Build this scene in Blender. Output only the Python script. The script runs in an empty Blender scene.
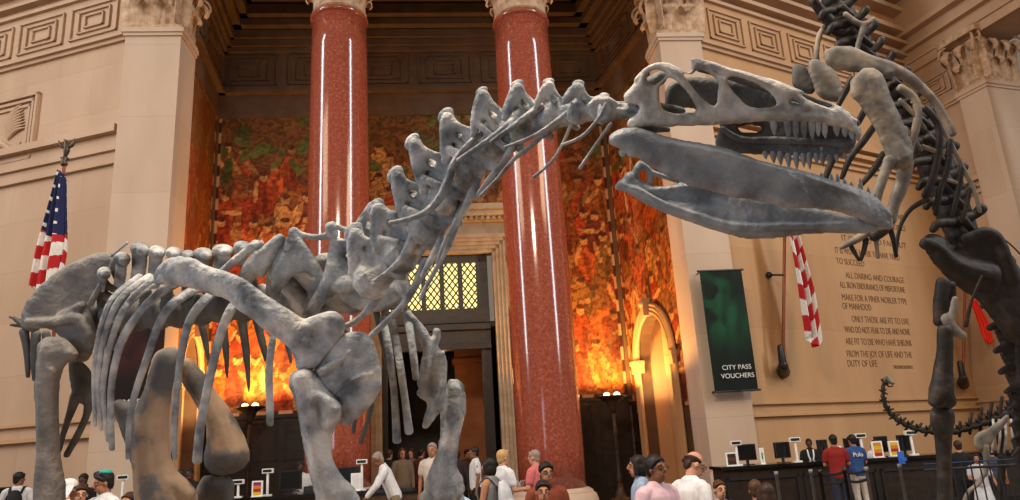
import bpy, bmesh, math, random
import numpy as np
from mathutils import Vector, Matrix
random.seed(7); np.random.seed(7)
SC = bpy.context.scene
COL = SC.collection
# ------------------------------------------------------------------ camera
F = 740.0; CX, CY = 510.0, 250.0
PITCH = math.radians(15.3); ROLL = math.radians(3.4)
CAM = Vector((0, 0, 1.7))
FW = Vector((0, math.cos(PITCH), math.sin(PITCH)))
_r0 = Vector((1, 0, 0)); _u0 = _r0.cross(FW)
RT = math.cos(ROLL)*_r0 - math.sin(ROLL)*_u0
UP = math.sin(ROLL)*_r0 + math.cos(ROLL)*_u0
cd = bpy.data.cameras.new('camera'); cam = bpy.data.objects.new('camera', cd); COL.objects.link(cam)
cd.sensor_width = 36; cd.lens = F/1020*36; cd.clip_end = 200; cd.clip_start = .05
m = Matrix((RT, UP, -FW)).transposed().to_4x4(); m.translation = CAM
cam.matrix_world = m
SC.camera = cam
# ------------------------------------------------------------------ world, lights, exposure
w = bpy.data.worlds.new('world'); SC.world = w; w.use_nodes = True
w.node_tree.nodes['Background'].inputs[0].default_value = (1.0, .80, .62, 1)
w.node_tree.nodes['Background'].inputs[1].default_value = .20
SC.view_settings.view_transform = 'Standard'; SC.view_settings.look = 'None'
SC.view_settings.gamma = 1; SC.view_settings.use_curve_mapping = False
SC.view_settings.exposure = 0.0
def aim(o, tgt):
    o.rotation_euler = (Vector(tgt)-o.location).to_track_quat('-Z', 'Y').to_euler()
def area(name, loc, tgt, sx, sy, e, col, spread=None):
    l = bpy.data.lights.new(name, 'AREA'); l.shape = 'RECTANGLE'; l.size = sx; l.size_y = sy
    l.energy = e; l.color = col
    if spread: l.spread = math.radians(spread)
    o = bpy.data.objects.new(name, l); COL.objects.link(o); o.location = loc; aim(o, tgt); return o
# tall daylit windows on the two long sides of the hall (their streaks run down the granite shafts)
area('window_light', (-30, 4, 24), (-2, 19, 12), 3.4, 32, 6800, (.90, .94, 1))
area('window_light', (27, 1, 24), (1, 19, 12), 3.4, 32, 6800, (.90, .94, 1))
# warm fill lights added high in the hall, over the skeleton and walls
area('ceiling_light', (-1.5, 2.5, 13), (-1, 6, 2), 2.5, 2.5, 2100, (1, .82, .62))
area('ceiling_light', (13, 5, 17), (12, 16, 6), 6, 6, 1100, (1, .70, .42))
area('ceiling_light', (-16, 6, 17), (-12, 18, 6), 6, 6, 800, (1, .74, .50))
# cool front fill added behind the camera for the near skeleton
area('door_light', (-5.5, -2.0, 2.6), (-.6, 5, 3.2), 2.6, 3.5, 170, (.66, .82, 1))
# ------------------------------------------------------------------ projection helpers
def ray(px, py): return FW + RT*((px-CX)/F) + UP*((CY-py)/F)
def P(px, py, d): return CAM + ray(px, py)*d
def onz(px, py, z):
    r = ray(px, py); return CAM + r*((z-CAM.z)/r.z)
class Wall:
    """vertical plane; local x along it to picture right, y into the wall, z up"""
    def __init__(s, o, ang):                # ang = heading of local x measured from +X, radians
        s.o = Vector((o[0], o[1], 0)); s.a = ang
        s.x = Vector((math.cos(ang), math.sin(ang), 0)); s.y = Vector((-math.sin(ang), math.cos(ang), 0))
        s.m = Matrix.Translation(s.o) @ Matrix.Rotation(ang, 4, 'Z')
    def hit(s, px, py, t=0):
        r = ray(px, py); k = ((s.o + s.y*t - CAM).dot(s.y))/r.dot(s.y)
        p = CAM + r*k - s.o; return p.dot(s.x), p.z
# ------------------------------------------------------------------ mesh builder
class MB:
    def __init__(s): s.v = []; s.f = []; s.mi = []; s.cur = 0
    def add(s, vs, fs):
        n = len(s.v); s.v += [tuple(v) for v in vs]
        for f in fs: s.f.append(tuple(i+n for i in f)); s.mi.append(s.cur)
        return s
    def box(s, x0, x1, y0, y1, z0, z1, m=None):
        vs = [Vector((x, y, z)) for x in (x0, x1) for y in (y0, y1) for z in (z0, z1)]
        if m is not None: vs = [m @ v for v in vs]
        return s.add(vs, [(0,1,3,2),(4,6,7,5),(0,4,5,1),(2,3,7,6),(0,2,6,4),(1,5,7,3)])
    def prism(s, pts, z0, z1, m=None):      # pts ccw in xy
        n = len(pts); vs = [Vector((x, y, z0)) for x, y in pts]+[Vector((x, y, z1)) for x, y in pts]
        if m is not None: vs = [m @ v for v in vs]
        return s.add(vs, [tuple(range(n-1, -1, -1)), tuple(range(n, 2*n))]+[(i, (i+1) % n, n+(i+1) % n, n+i) for i in range(n)])
    def lathe(s, prof, c=(0, 0, 0), n=32, m=None):  # prof [(r,z)] bottom to top
        c = Vector(c); vs = []; fs = []
        for r, z in prof:
            for k in range(n):
                a = 2*math.pi*k/n; vs.append(c+Vector((r*math.cos(a), r*math.sin(a), z)))
        for j in range(len(prof)-1):
            for k in range(n):
                a = j*n+k; b = j*n+(k+1) % n; fs.append((a, b, b+n, a+n))
        fs.append(tuple(range(n-1, -1, -1))); fs.append(tuple(range((len(prof)-1)*n, len(prof)*n)))
        if m is not None: vs = [m @ v for v in vs]
        return s.add(vs, fs)
    def ell(s, c, r, n=12, rot=None):
        c = Vector(c); vs = []; fs = []; h = n//2+1
        for j in range(1, h):
            t = math.pi*j/h
            for k in range(n):
                a = 2*math.pi*k/n; v = Vector((r[0]*math.sin(t)*math.cos(a), r[1]*math.sin(t)*math.sin(a), r[2]*math.cos(t)))
                if rot is not None: v = rot @ v
                vs.append(c+v)
        tp = Vector((0, 0, r[2])); 
        if rot is not None: tp = rot @ tp
        vs.append(c+tp); vs.append(c-tp); T = len(vs)-2; B = T+1
        for j in range(h-2):
            for k in range(n):
                a = j*n+k; b = j*n+(k+1) % n; fs.append((a, a+n, b+n, b))
        for k in range(n):
            fs.append((T, k, (k+1) % n)); fs.append((B, (h-2)*n+(k+1) % n, (h-2)*n+k))
        return s.add(vs, fs)
    def tube(s, pts, rad, n=10, ax=None, caps=True, smooth=3):
        """tapering tube; rad: r or (r across the view axis, r along it)"""
        pts = [Vector(p) for p in pts]; R = [(r, r) if not hasattr(r, '__len__') else tuple(r) for r in rad]
        if len(pts) > 2 and smooth:
            q = []; rr = []
            for i in range(len(pts)-1):
                p0 = pts[max(i-1, 0)]; p1 = pts[i]; p2 = pts[i+1]; p3 = pts[min(i+2, len(pts)-1)]
                for k in range(smooth):
                    t = k/smooth
                    q.append(.5*((2*p1)+(p2-p0)*t+(2*p0-5*p1+4*p2-p3)*t*t+(3*p1-p0-3*p2+p3)*t**3))
                    rr.append(tuple(R[i][j]*(1-t)+R[i+1][j]*t for j in (0, 1)))
            q.append(pts[-1]); rr.append(R[-1]); pts, R = q, rr
        ax = ax or FW; L = len(pts); rings = []; T = []
        for i in range(L):
            t = (pts[min(i+1, L-1)]-pts[max(i-1, 0)]); t = t.normalized() if t.length > 1e-9 else Vector((0, 0, 1))
            T.append(t)
            a = ax-t*ax.dot(t)
            if a.length < .15: a = t.orthogonal()
            a.normalize(); b = t.cross(a); rings.append((pts[i], R[i], a, b))
        if caps:
            def cap(i, sgn):
                p, r, a, b = rings[i]; o = []
                for k in (.85, .5): 
                    c = math.sqrt(1-k*k); mm = min(r)
                    o.append((p+T[i]*sgn*mm*k, (r[0]*c, r[1]*c), a, b))
                return o
            s0 = cap(0, -1); e0 = cap(L-1, 1)
            rings = s0+rings+e0[::-1]
        vs = []; fs = []
        for p, r, a, b in rings:
            for k in range(n):
                t = 2*math.pi*k/n; vs.append(p+b*(r[0]*math.cos(t))+a*(r[1]*math.sin(t)))
        for j in range(len(rings)-1):
            for k in range(n):
                x = j*n+k; y = j*n+(k+1) % n; fs.append((x, y, y+n, x+n))
        fs.append(tuple(range(n-1, -1, -1))); fs.append(tuple(range((len(rings)-1)*n, len(rings)*n)))
        return s.add(vs, fs)
    def pt(s, pts, d=None, dr=1.0, n=10, smooth=3, wk=1.0):
        """tube traced at its own distance: points (x, y, width_px[, d])"""
        q = []; r = []
        for p in pts:
            dd = p[3] if len(p) > 3 else d
            q.append(P(p[0], p[1], dd)); rr = p[2]*.5*dd/F*wk; r.append((rr, rr*dr))
        return s.tube(q, r, n=n, smooth=smooth)
    def blob(s, x, y, rx, ry, d, dz=None, ang=0):
        k = d/F; dz = dz if dz is not None else min(rx, ry)*k
        M = Matrix((RT, UP, -FW)).transposed() @ Matrix.Rotation(math.radians(ang), 3, 'Z')
        return s.ell(P(x, y, d), (rx*k, ry*k, dz), n=12, rot=M)
    def plate(s, poly, d, T, R=8, holes=(), g=1.0, ch=2, dents=(), back=1.0):
        """solid bone plate from a traced outline: T half thickness in m, rounded over R px"""
        df = d if callable(d) else (lambda x, y: d)
        poly = chaikin(poly, ch); hs = [chaikin(h, ch) for h in holes]
        xs = [p[0] for p in poly]; ys = [p[1] for p in poly]
        x0, x1, y0, y1 = min(xs)-2*g, max(xs)+2*g, min(ys)-2*g, max(ys)+2*g
        gx = np.arange(x0, x1+g, g); gy = np.arange(y0, y1+g, g); X, Y = np.meshgrid(gx, gy)
        M = inpoly(X, Y, poly)
        for h in hs: M &= ~inpoly(X, Y, h)
        Zp = np.pad(M, 1); M = M | Zp[:-2, 1:-1] | Zp[2:, 1:-1] | Zp[1:-1, :-2] | Zp[1:-1, 2:]
        D = np.zeros(M.shape); E = M.copy(); k = 0
        while E.any() and k < R/g+3:
            D += E; Z = np.pad(E, 1)
            E2 = Z[1:-1, 1:-1] & Z[:-2, 1:-1] & Z[2:, 1:-1] & Z[1:-1, :-2] & Z[1:-1, 2:]
            if k % 2: E2 &= Z[:-2, :-2] & Z[2:, 2:] & Z[:-2, 2:] & Z[2:, :-2]
            E = E2; k += 1
        q = np.clip((D-1)*g/R, 0, 1); Hh = T*np.sqrt(np.clip(1-(1-q)**2, 0, 1))
        Hf = Hh.copy()
        for (cx, cy, rx, ry, dep) in dents:
            Hf *= 1-dep*np.exp(-(((X-cx)/rx)**2+((Y-cy)/ry)**2))
        idf = -np.ones(M.shape, int); idb = idf.copy(); vs = []
        for j, i in zip(*np.nonzero(M)):
            dd = df(X[j, i], Y[j, i])
            if Hh[j, i] <= 1e-6:
                idf[j, i] = idb[j, i] = len(vs); vs.append(P(X[j, i], Y[j, i], dd))
            else:
                idf[j, i] = len(vs); vs.append(P(X[j, i], Y[j, i], dd-Hf[j, i]))
                idb[j, i] = len(vs); vs.append(P(X[j, i], Y[j, i], dd+Hh[j, i]*back))
        fs = []
        C = M[:-1, :-1] & M[1:, :-1] & M[:-1, 1:] & M[1:, 1:]
        for j, i in zip(*np.nonzero(C)):
            a = (idf[j, i], idf[j+1, i], idf[j+1, i+1], idf[j, i+1]); b = (idb[j, i], idb[j, i+1], idb[j+1, i+1], idb[j+1, i])
            fs.append(a)
            if set(a) != set(b): fs.append(b)
        return s.add(vs, fs)
def chaikin(p, n):
    for _ in range(n):
        q = []
        for i in range(len(p)):
            a = p[i]; b = p[(i+1) % len(p)]
            q += [(a[0]*.8+b[0]*.2, a[1]*.8+b[1]*.2), (a[0]*.2+b[0]*.8, a[1]*.2+b[1]*.8)]
        p = q
    return p
def inpoly(X, Y, poly):
    M = np.zeros(X.shape, bool); n = len(poly)
    for i in range(n):
        xa, ya = poly[i]; xb, yb = poly[(i+1) % n]
        if ya == yb: continue
        c = ((ya > Y) != (yb > Y)) & (X < (xb-xa)*(Y-ya)/(yb-ya)+xa)
        M ^= c
    return M
# ------------------------------------------------------------------ object helpers
def tag(o, label=None, cat=None, group=None, kind=None):
    if label: o['label'] = label
    if cat: o['category'] = cat
    if group: o['group'] = group
    if kind: o['kind'] = kind
    return o
def thing(name, loc, label, cat, group=None, rz=0):
    o = bpy.data.objects.new(name, None); COL.objects.link(o); o.empty_display_size = .2
    o.matrix_world = Matrix.Translation(Vector(loc)) @ Matrix.Rotation(rz, 4, 'Z')
    return tag(o, label, cat, group)
WM = {}                                     # world matrices of everything made so far
def wm(o):
    if o is None: return Matrix.Identity(4)
    return WM.get(o.name) or o.matrix_world.copy()
def obj(name, mb, mat, parent=None, M=None, smooth=False, loc=None):
    """mb in world coordinates (or in the frame M); becomes one mesh object"""
    me = bpy.data.meshes.new(name)
    world = M.copy() if M is not None else (Matrix.Translation(Vector(loc)) if loc is not None else (wm(parent) if parent else Matrix.Identity(4)))
    vs = mb.v
    if M is None:
        inv = world.inverted(); vs = [inv @ Vector(v) for v in vs]
    me.from_pydata([tuple(v) for v in vs], [], mb.f)
    mats = mat if isinstance(mat, (list, tuple)) else [mat]
    for x in mats: me.materials.append(x)
    if len(mats) > 1:
        for p, i in zip(me.polygons, mb.mi): p.material_index = i
    if smooth: me.polygons.foreach_set('use_smooth', [True]*len(me.polygons))
    me.update()
    o = bpy.data.objects.new(name, me); COL.objects.link(o)
    if parent:
        o.parent = parent; o.matrix_local = wm(parent).inverted() @ world
    else: o.matrix_world = world
    WM[o.name] = world
    return o
def fixn(o):
    bm = bmesh.new(); bm.from_mesh(o.data); bmesh.ops.recalc_face_normals(bm, faces=bm.faces); bm.to_mesh(o.data); bm.free()
def solid(name, mb, mat, parent=None, vox=.01, it=3, loc=None, fac=.5, rough=0):
    """fuse the overlapping pieces of one bone / body into a continuous surface"""
    o = obj(name, mb, mat, parent, loc=loc); fixn(o)
    r = o.modifiers.new('r', 'REMESH'); r.mode = 'VOXEL'; r.voxel_size = vox; r.use_smooth_shade = True
    if it:
        s = o.modifiers.new('s', 'SMOOTH'); s.factor = fac; s.iterations = it
    dg = bpy.context.evaluated_depsgraph_get(); ev = o.evaluated_get(dg)
    me = bpy.data.meshes.new_from_object(ev); o.modifiers.clear(); old = o.data; o.data = me
    bpy.data.meshes.remove(old)
    if rough:                                # worn, lumpy surface of old bone
        n = len(me.vertices); co = np.empty(n*3); me.vertices.foreach_get('co', co); co = co.reshape(-1, 3)
        nr = np.empty(n*3); me.vertices.foreach_get('normal', nr); nr = nr.reshape(-1, 3); f = np.zeros(n); rg = np.random.RandomState(len(o.name)+n % 97)
        for fr, am in ((9, 1.0), (19, .7), (38, .45), (75, .22)):
            for _ in range(3):
                v = rg.randn(3); v /= np.linalg.norm(v); f += am*np.sin(co @ v*fr*(.8+.5*rg.rand())+rg.rand()*6.28+.8*f)
        co += nr*(f*rough)[:, None]; me.vertices.foreach_set('co', co.ravel()); me.update()
    me.polygons.foreach_set('use_smooth', [True]*len(me.polygons))
    return o
_ns = [0]
def struct(name, mb, mat, M=None, parent=None, smooth=False):
    o = obj(name, mb, mat, parent, M=M, smooth=smooth); fixn(o)
    if parent is None: o['kind'] = 'structure'
    return o
def trim(mb, mat, M=None, smooth=False):
    _ns[0] += 1; return struct('trim_%d' % _ns[0], mb, mat, M, smooth=smooth)
# ------------------------------------------------------------------ materials
MAT = {}
def nt(name):
    m = bpy.data.materials.new(name); m.use_nodes = True; MAT[name] = m
    return m, m.node_tree, m.node_tree.nodes['Principled BSDF']
def ramp(t, stops):
    r = t.nodes.new('ShaderNodeValToRGB'); e = r.color_ramp.elements
    while len(e) > 1: e.remove(e[0])
    e[0].position = stops[0][0]; e[0].color = (*stops[0][1], 1)
    for p, c in stops[1:]:
        k = e.new(p); k.color = (*c, 1)
    return r
def plain(name, col, rough=.6, metal=0, emit=None, es=1, spec=.5):
    m, t, b = nt(name); b.inputs['Base Color'].default_value = (*col, 1); b.inputs['Roughness'].default_value = rough
    b.inputs['Metallic'].default_value = metal; b.inputs['Specular IOR Level'].default_value = spec
    n = t.nodes.new('ShaderNodeTexNoise'); n.inputs['Scale'].default_value = 18; c = t.nodes.new('ShaderNodeTexCoord')
    t.links.new(c.outputs['Object'], n.inputs['Vector'])
    r = ramp(t, [(.3, tuple(x*.88 for x in col)), (.7, tuple(min(1, x*1.1) for x in col))])
    t.links.new(n.outputs[0], r.inputs[0]); t.links.new(r.outputs[0], b.inputs['Base Color'])
    if emit: b.inputs['Emission Color'].default_value = (*emit, 1); b.inputs['Emission Strength'].default_value = es
    return m
def noisy(name, stops, scale=4, rough=.7, bump=.3, bscale=30, detail=6, bdist=.01, spec=.35):
    m, t, b = nt(name); c = t.nodes.new('ShaderNodeTexCoord'); n = t.nodes.new('ShaderNodeTexNoise')
    n.inputs['Scale'].default_value = scale; n.inputs['Detail'].default_value = detail
    t.links.new(c.outputs['Object'], n.inputs['Vector']); r = ramp(t, stops)
    t.links.new(n.outputs[0], r.inputs[0]); t.links.new(r.outputs[0], b.inputs['Base Color'])
    b.inputs['Roughness'].default_value = rough; b.inputs['Specular IOR Level'].default_value = spec
    if bump:
        k = t.nodes.new('ShaderNodeTexNoise'); k.inputs['Scale'].default_value = bscale; k.inputs['Detail'].default_value = 8
        t.links.new(c.outputs['Object'], k.inputs['Vector']); u = t.nodes.new('ShaderNodeBump')
        u.inputs['Strength'].default_value = bump; u.inputs['Distance'].default_value = bdist
        t.links.new(k.outputs[0], u.inputs['Height']); t.links.new(u.outputs[0], b.inputs['Normal'])
    return m
def stone(name, c1, c2, bw=2.6, bh=1.5, mortar=.004, off=.5):
    m, t, b = nt(name); c = t.nodes.new('ShaderNodeTexCoord'); sp = t.nodes.new('ShaderNodeSeparateXYZ'); cb = t.nodes.new('ShaderNodeCombineXYZ')
    t.links.new(c.outputs['Object'], sp.inputs[0]); t.links.new(sp.outputs[0], cb.inputs[0]); t.links.new(sp.outputs[2], cb.inputs[1])
    br = t.nodes.new('ShaderNodeTexBrick'); br.offset = off
    br.inputs['Scale'].default_value = 1; br.inputs['Brick Width'].default_value = bw; br.inputs['Row Height'].default_value = bh
    br.inputs['Mortar Size'].default_value = mortar; br.inputs['Mortar Smooth'].default_value = .3
    br.inputs['Color1'].default_value = (*c1, 1); br.inputs['Color2'].default_value = (*c2, 1)
    br.inputs['Mortar'].default_value = (*[x*.62 for x in c1], 1); t.links.new(cb.outputs[0], br.inputs['Vector'])
    n = t.nodes.new('ShaderNodeTexNoise'); n.inputs['Scale'].default_value = .9; n.inputs['Detail'].default_value = 8
    mp = t.nodes.new('ShaderNodeMapping'); mp.inputs['Scale'].default_value = (1, 1, .35); t.links.new(c.outputs['Object'], mp.inputs[0]); t.links.new(mp.outputs[0], n.inputs['Vector'])
    r = ramp(t, [(.3, (.80, .76, .73)), (.7, (1, 1, 1))]); t.links.new(n.outputs[0], r.inputs[0])
    mx = t.nodes.new('ShaderNodeMixRGB'); mx.blend_type = 'MULTIPLY'; mx.inputs[0].default_value = .7
    t.links.new(br.outputs[0], mx.inputs[1]); t.links.new(r.outputs[0], mx.inputs[2]); t.links.new(mx.outputs[0], b.inputs['Base Color'])
    b.inputs['Roughness'].default_value = .6; b.inputs['Specular IOR Level'].default_value = .3
    return m
def granite():
    m, t, b = nt('red_granite'); c = t.nodes.new('ShaderNodeTexCoord'); v = t.nodes.new('ShaderNodeTexVoronoi'); v.inputs['Scale'].default_value = 9
    n = t.nodes.new('ShaderNodeTexNoise'); n.inputs['Scale'].default_value = 14; n.inputs['Detail'].default_value = 8
    t.links.new(c.outputs['Object'], v.inputs['Vector']); t.links.new(c.outputs['Object'], n.inputs['Vector'])
    r1 = ramp(t, [(.35, (.22, .045, .024)), (.6, (.30, .070, .038)), (.75, (.40, .13, .08))]); t.links.new(n.outputs[0], r1.inputs[0])
    r2 = ramp(t, [(.0, (1, 1, 1)), (.09, (.7, .7, .7)), (.14, (0, 0, 0))]); t.links.new(v.outputs['Distance'], r2.inputs[0])
    mx = t.nodes.new('ShaderNodeMixRGB'); mx.inputs[2].default_value = (.55, .27, .18, 1)
    t.links.new(r2.outputs[0], mx.inputs[0]); t.links.new(r1.outputs[0], mx.inputs[1]); t.links.new(mx.outputs[0], b.inputs['Base Color'])
    b.inputs['Roughness'].default_value = .13; b.inputs['Specular IOR Level'].default_value = .75
    return m
def vcol(name, rough=.7):
    m, t, b = nt(name); a = t.nodes.new('ShaderNodeVertexColor'); a.layer_name = 'paint'
    t.links.new(a.outputs[0], b.inputs['Base Color']); b.inputs['Roughness'].default_value = rough
    b.inputs['Specular IOR Level'].default_value = .2
    return m
granite(); vcol('painted')
stone('limestone', (.52, .355, .235), (.475, .315, .20))
stone('limestone_gold', (.53, .325, .165), (.49, .29, .145), bw=1.9, bh=2.4)
stone('limestone_pale', (.54, .41, .305), (.51, .38, .28), bw=6, bh=2.3)
noisy('carved_stone', [(.3, (.30, .17, .09)), (.7, (.58, .41, .27))], 5, bump=.6, bscale=9, bdist=.04)
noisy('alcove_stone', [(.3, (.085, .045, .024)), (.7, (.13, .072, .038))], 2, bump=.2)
noisy('bone_grey', [(.34, (.105, .115, .125)), (.44, (.215, .23, .245)), (.55, (.345, .355, .36)), (.66, (.52, .50, .47))], 6, rough=.6, bump=1, bscale=16, bdist=.035, detail=12)
noisy('bone_skull', [(.34, (.22, .21, .20)), (.5, (.46, .44, .41)), (.66, (.64, .59, .53))], 7, rough=.6, bump=1, bscale=20, bdist=.02, detail=12)
noisy('bone_jaw', [(.34, (.12, .135, .155)), (.5, (.235, .26, .285)), (.66, (.37, .39, .41))], 5, rough=.45, bump=.9, bscale=16, bdist=.02, detail=12)
noisy('bone_inner', [(.3, (.05, .052, .055)), (.6, (.11, .115, .12)), (.8, (.17, .17, .17))], 9, rough=.6, bump=.8, bscale=30, bdist=.015)  # dark copy of the skull bone, the shade inside the head put into the colour
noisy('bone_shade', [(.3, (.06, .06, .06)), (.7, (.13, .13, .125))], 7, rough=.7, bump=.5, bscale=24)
noisy('bone_brown', [(.42, (.075, .07, .068)), (.50, (.13, .115, .105)), (.54, (.26, .175, .11)), (.7, (.37, .25, .16))], 2.6, rough=.7, bump=.4, bscale=20)
noisy('bone_black', [(.3, (.010, .009, .008)), (.55, (.024, .020, .018)), (.75, (.065, .048, .036))], 6, rough=.6, bump=.5, bscale=16)
noisy('bone_tan', [(.3, (.10, .095, .09)), (.5, (.20, .18, .155)), (.75, (.36, .28, .20))], 5, rough=.65, bump=.4, bscale=20)
noisy('bronze', [(.3, (.02, .014, .01)), (.7, (.06, .04, .025))], 8, rough=.4, bump=.1)
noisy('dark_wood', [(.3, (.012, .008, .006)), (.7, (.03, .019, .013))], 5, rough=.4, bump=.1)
noisy('counter_wood', [(.3, (.05, .022, .012)), (.7, (.09, .04, .02))], 5, rough=.45, bump=.1)
noisy('floor_stone', [(.3, (.14, .09, .06)), (.7, (.20, .135, .09))], 2, rough=.35, bump=.05)
plain('black', (.008, .008, .009), .45); plain('black_gloss', (.006, .006, .007), .15)
plain('white', (.75, .75, .74), .5); plain('grey', (.22, .22, .22), .5); plain('steel', (.35, .35, .34), .3, 1)
plain('maroon_dark', (.02, .006, .005), .6)
plain('engraved', (.17, .085, .04), .8)
plain('blue_paint', (.03, .12, .5), .5)
# ================================================================== THE HALL
fl = MB().box(-60, 60, -12, 60, -.2, 0); struct('floor', fl, MAT['floor_stone'])
YAW = math.radians(5.5)
Dn = 20.0
ud = Vector((math.cos(YAW), math.sin(YAW), 0)); nd = Vector((-math.sin(YAW), math.cos(YAW), 0))
def fac(t=0): return Wall(nd*(Dn+t), YAW)
FC = fac(0)
def S(px, py, t=0): return FC.hit(px, py, t)[0]
def Z(px, py, t=0): return FC.hit(px, py, t)[1]
# ---- plan positions on the facade
LP0 = S(116, 140); LP1 = S(176, 110); RP0 = S(684, 240); RP1 = S(729, 240)
JD = 1.3                                    # depth of the pilasters
ZL = Z(155, 33); ZR = Z(680, 38)
ZTOP = 20.5
# capital made of curling leaves
def leaf(mb, base, out, up, w, h, curl):
    side = out.cross(up).normalized(); prof = [(0, 0), (.02, .35), (.07, .68), (.22, .92), (.42, .95), (.50, .80), (.42, .70)]
    rows = []
    for i, (o, z) in enumerate(prof):
        ww = w*(.8, 1, 1.05, .95, .8, .55, .3)[i]*.5
        c = base+out*(o*curl)+up*(z*h)
        for k, (sx, so) in enumerate(((-1, -.10), (-.55, .03), (0, .10), (.55, .03), (1, -.10))):
            rows.append(c+side*(sx*ww)+out*(so*w*.5))
    n = len(rows); th = .03
    back = [v-out*th-up*(.03 if i >= 15 else 0) for i, v in enumerate(rows)]
    fs = []
    for j in range(len(prof)-1):
        for k in range(4):
            a = j*5+k; fs.append((a, a+1, a+6, a+5)); fs.append((n+a, n+a+5, n+a+6, n+a+1))
        fs.append((j*5, j*5+5, n+j*5+5, n+j*5)); fs.append((j*5+4, n+j*5+4, n+j*5+9, j*5+9))
    e = (len(prof)-1)*5
    for k in range(4): fs.append((e+k, e+k+1, n+e+k+1, n+e+k)); fs.append((k, n+k, n+k+1, k+1))
    mb.add(rows+back, fs)
def volute(mb, c, out, up, r):
    pts = []; rr = []
    for k in range(15):
        a = -math.pi*.5+k*.55; q = r*(1-k*.055); pts.append(c+out*(math.cos(a)*q)+up*(-math.sin(a)*q)); rr.append(.055*r/.3*(1-k*.03))
    mb.tube(pts, rr, n=6, ax=out.cross(up), smooth=1)
UPZ = Vector((0, 0, 1))
def round_capital(c, r, h):
    mb = MB(); c = Vector(c); mb.lathe([(r*.98, 0), (r*1.03, .04), (r*.98, .1), (r*.95, h*.3), (r*1.0, h*.7), (r*1.15, h*.86)], c, 32)
    for row, (z, hh, n, cu) in enumerate(((.10, h*.36, 12, .5), (.10, h*.62, 12, .62))):
        for k in range(n):
            a = 2*math.pi*(k+row*.5)/n; out = Vector((math.cos(a), math.sin(a), 0))
            leaf(mb, c+out*r*.93+UPZ*z, out, UPZ, 2*math.pi*r/n*.86, hh, cu*1.15)
    for k in range(4):
        for s in (-.16, .16):
            a = YAW+math.pi*(.25+.5*k)+s; out = Vector((math.cos(a), math.sin(a), 0)); volute(mb, c+out*r*1.2+UPZ*h*.74, out, UPZ, r*.22)
    q = Matrix.Translation(c) @ Matrix.Rotation(YAW, 4, 'Z'); A = r*1.32
    pts = []
    for k in range(4):
        for t in np.linspace(-1, 1, 9)[:-1]:
            x = A*t; y = -A*(1-.16*(1-t*t)); ca, sa = math.cos(k*math.pi/2), math.sin(k*math.pi/2); pts.append((x*ca-y*sa, x*sa+y*ca))
    mb.prism(pts, h*.88, h, q); return mb
def square_capital(W, s0, s1, t0, t1, z, h, sides=('f', 'l', 'r')):
    """on wall frame W: front at t0 (towards the hall), leaves on the front and on the free sides"""
    mb = MB(); m = W.m
    mb.box(s0+.16, s1-.16, t0+.16, t1, z, z+h*.9, m); mb.box(s0-.25, s1+.25, t0-.25, t1, z+h*.88, z+h, m)
    mb.box(s0-.05, s1+.05, t0-.05, t1, z, z+.12, m)
    R3 = m.to_3x3()
    def row(a, b, out):
        L = (b-a).length; n = max(1, round(L/.62)); dr = (b-a)/L
        for rw, (hh, cu) in enumerate(((h*.42, .52), (h*.72, .68))):
            for k in range(n+rw):
                p = a+dr*(L*((k+.5-.5*rw)/n))
                leaf(mb, p+UPZ*.12-out*.1, out, UPZ, L/n*.84, hh, cu*1.25)
        for p in (a, b):
            volute(mb, p+UPZ*h*.74+out*.16, (out+(p-(a+b)/2).normalized()).normalized(), UPZ, .26)
    pf = lambda s, t: m @ Vector((s, t, z))
    if 'f' in sides: row(pf(s0, t0), pf(s1, t0), R3 @ Vector((0, -1, 0)))
    if 'r' in sides: row(pf(s1, t0), pf(s1, t1), R3 @ Vector((1, 0, 0)))
    if 'l' in sides: row(pf(s0, t0), pf(s0, t1), R3 @ Vector((-1, 0, 0)))
    return mb
# ---- the two granite columns
def column(px_top, py_top, px_bot, w_top, w_bot, label):
    st = S(px_top, py_top, .6); sb = S(px_bot, 470, .6); s = (st+sb)/2; z1 = Z(px_top, py_top, .6)
    c = nd*(Dn+.6)+ud*s; c.z = 0
    dist = (c-CAM).dot(FW)+6
    r1 = w_top/2*((P(px_top, py_top, 1)-CAM).length and (nd*(Dn+.6)+ud*s+UPZ*z1-CAM).dot(FW))/F
    r0 = w_bot/2*((nd*(Dn+.6)+ud*s+UPZ*1.2-CAM).dot(FW))/F
    t = thing('granite_column', c, label, 'column', 'red granite columns of the alcove')
    zb = Z(px_bot, 489, .6)
    pr = [(r0*(1-a)+r1*a+.03*math.sin(a*math.pi), zb+(z1-zb)*a) for a in np.linspace(0, 1, 14)]
    obj('shaft', MB().lathe(pr, c, 64), MAT['red_granite'], t, smooth=True)
    obj('neck_ring', MB().lathe([(r1, z1-.02), (r1+.05, z1+.02), (r1+.06, z1+.08), (r1+.02, z1+.14), (r1, z1+.16)], c, 64), MAT['red_granite'], t, smooth=True)
    o = obj('capital', round_capital(c+UPZ*(z1+.18), r1, 2.0), MAT['carved_stone'], t)
    b = MB().lathe([(r0*1.32, .25), (r0*1.34, .4), (r0*1.28, .55), (r0*1.17, .62), (r0*1.13, zb*.75), (r0*1.2, zb*.82), (r0*1.2, zb*.92), (r0*1.06, zb+.02)], c, 64)
    obj('base', b, MAT['limestone_pale'], t, smooth=True)
    q = Matrix.Translation(c) @ Matrix.Rotation(YAW, 4, 'Z'); obj('plinth', MB().box(-r0*1.36, r0*1.36, -r0*1.36, r0*1.36, 0, .25, q), MAT['limestone_pale'], t)
    return c, z1
C1, ZC1 = column(335, 24, 343, 53, 66, 'red granite column left of the doorway, its foot hidden behind the counter clerk')
C2, ZC2 = column(517, 27, 556, 53, 67, 'red granite column right of the doorway, rising above the woman in glasses')
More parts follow.
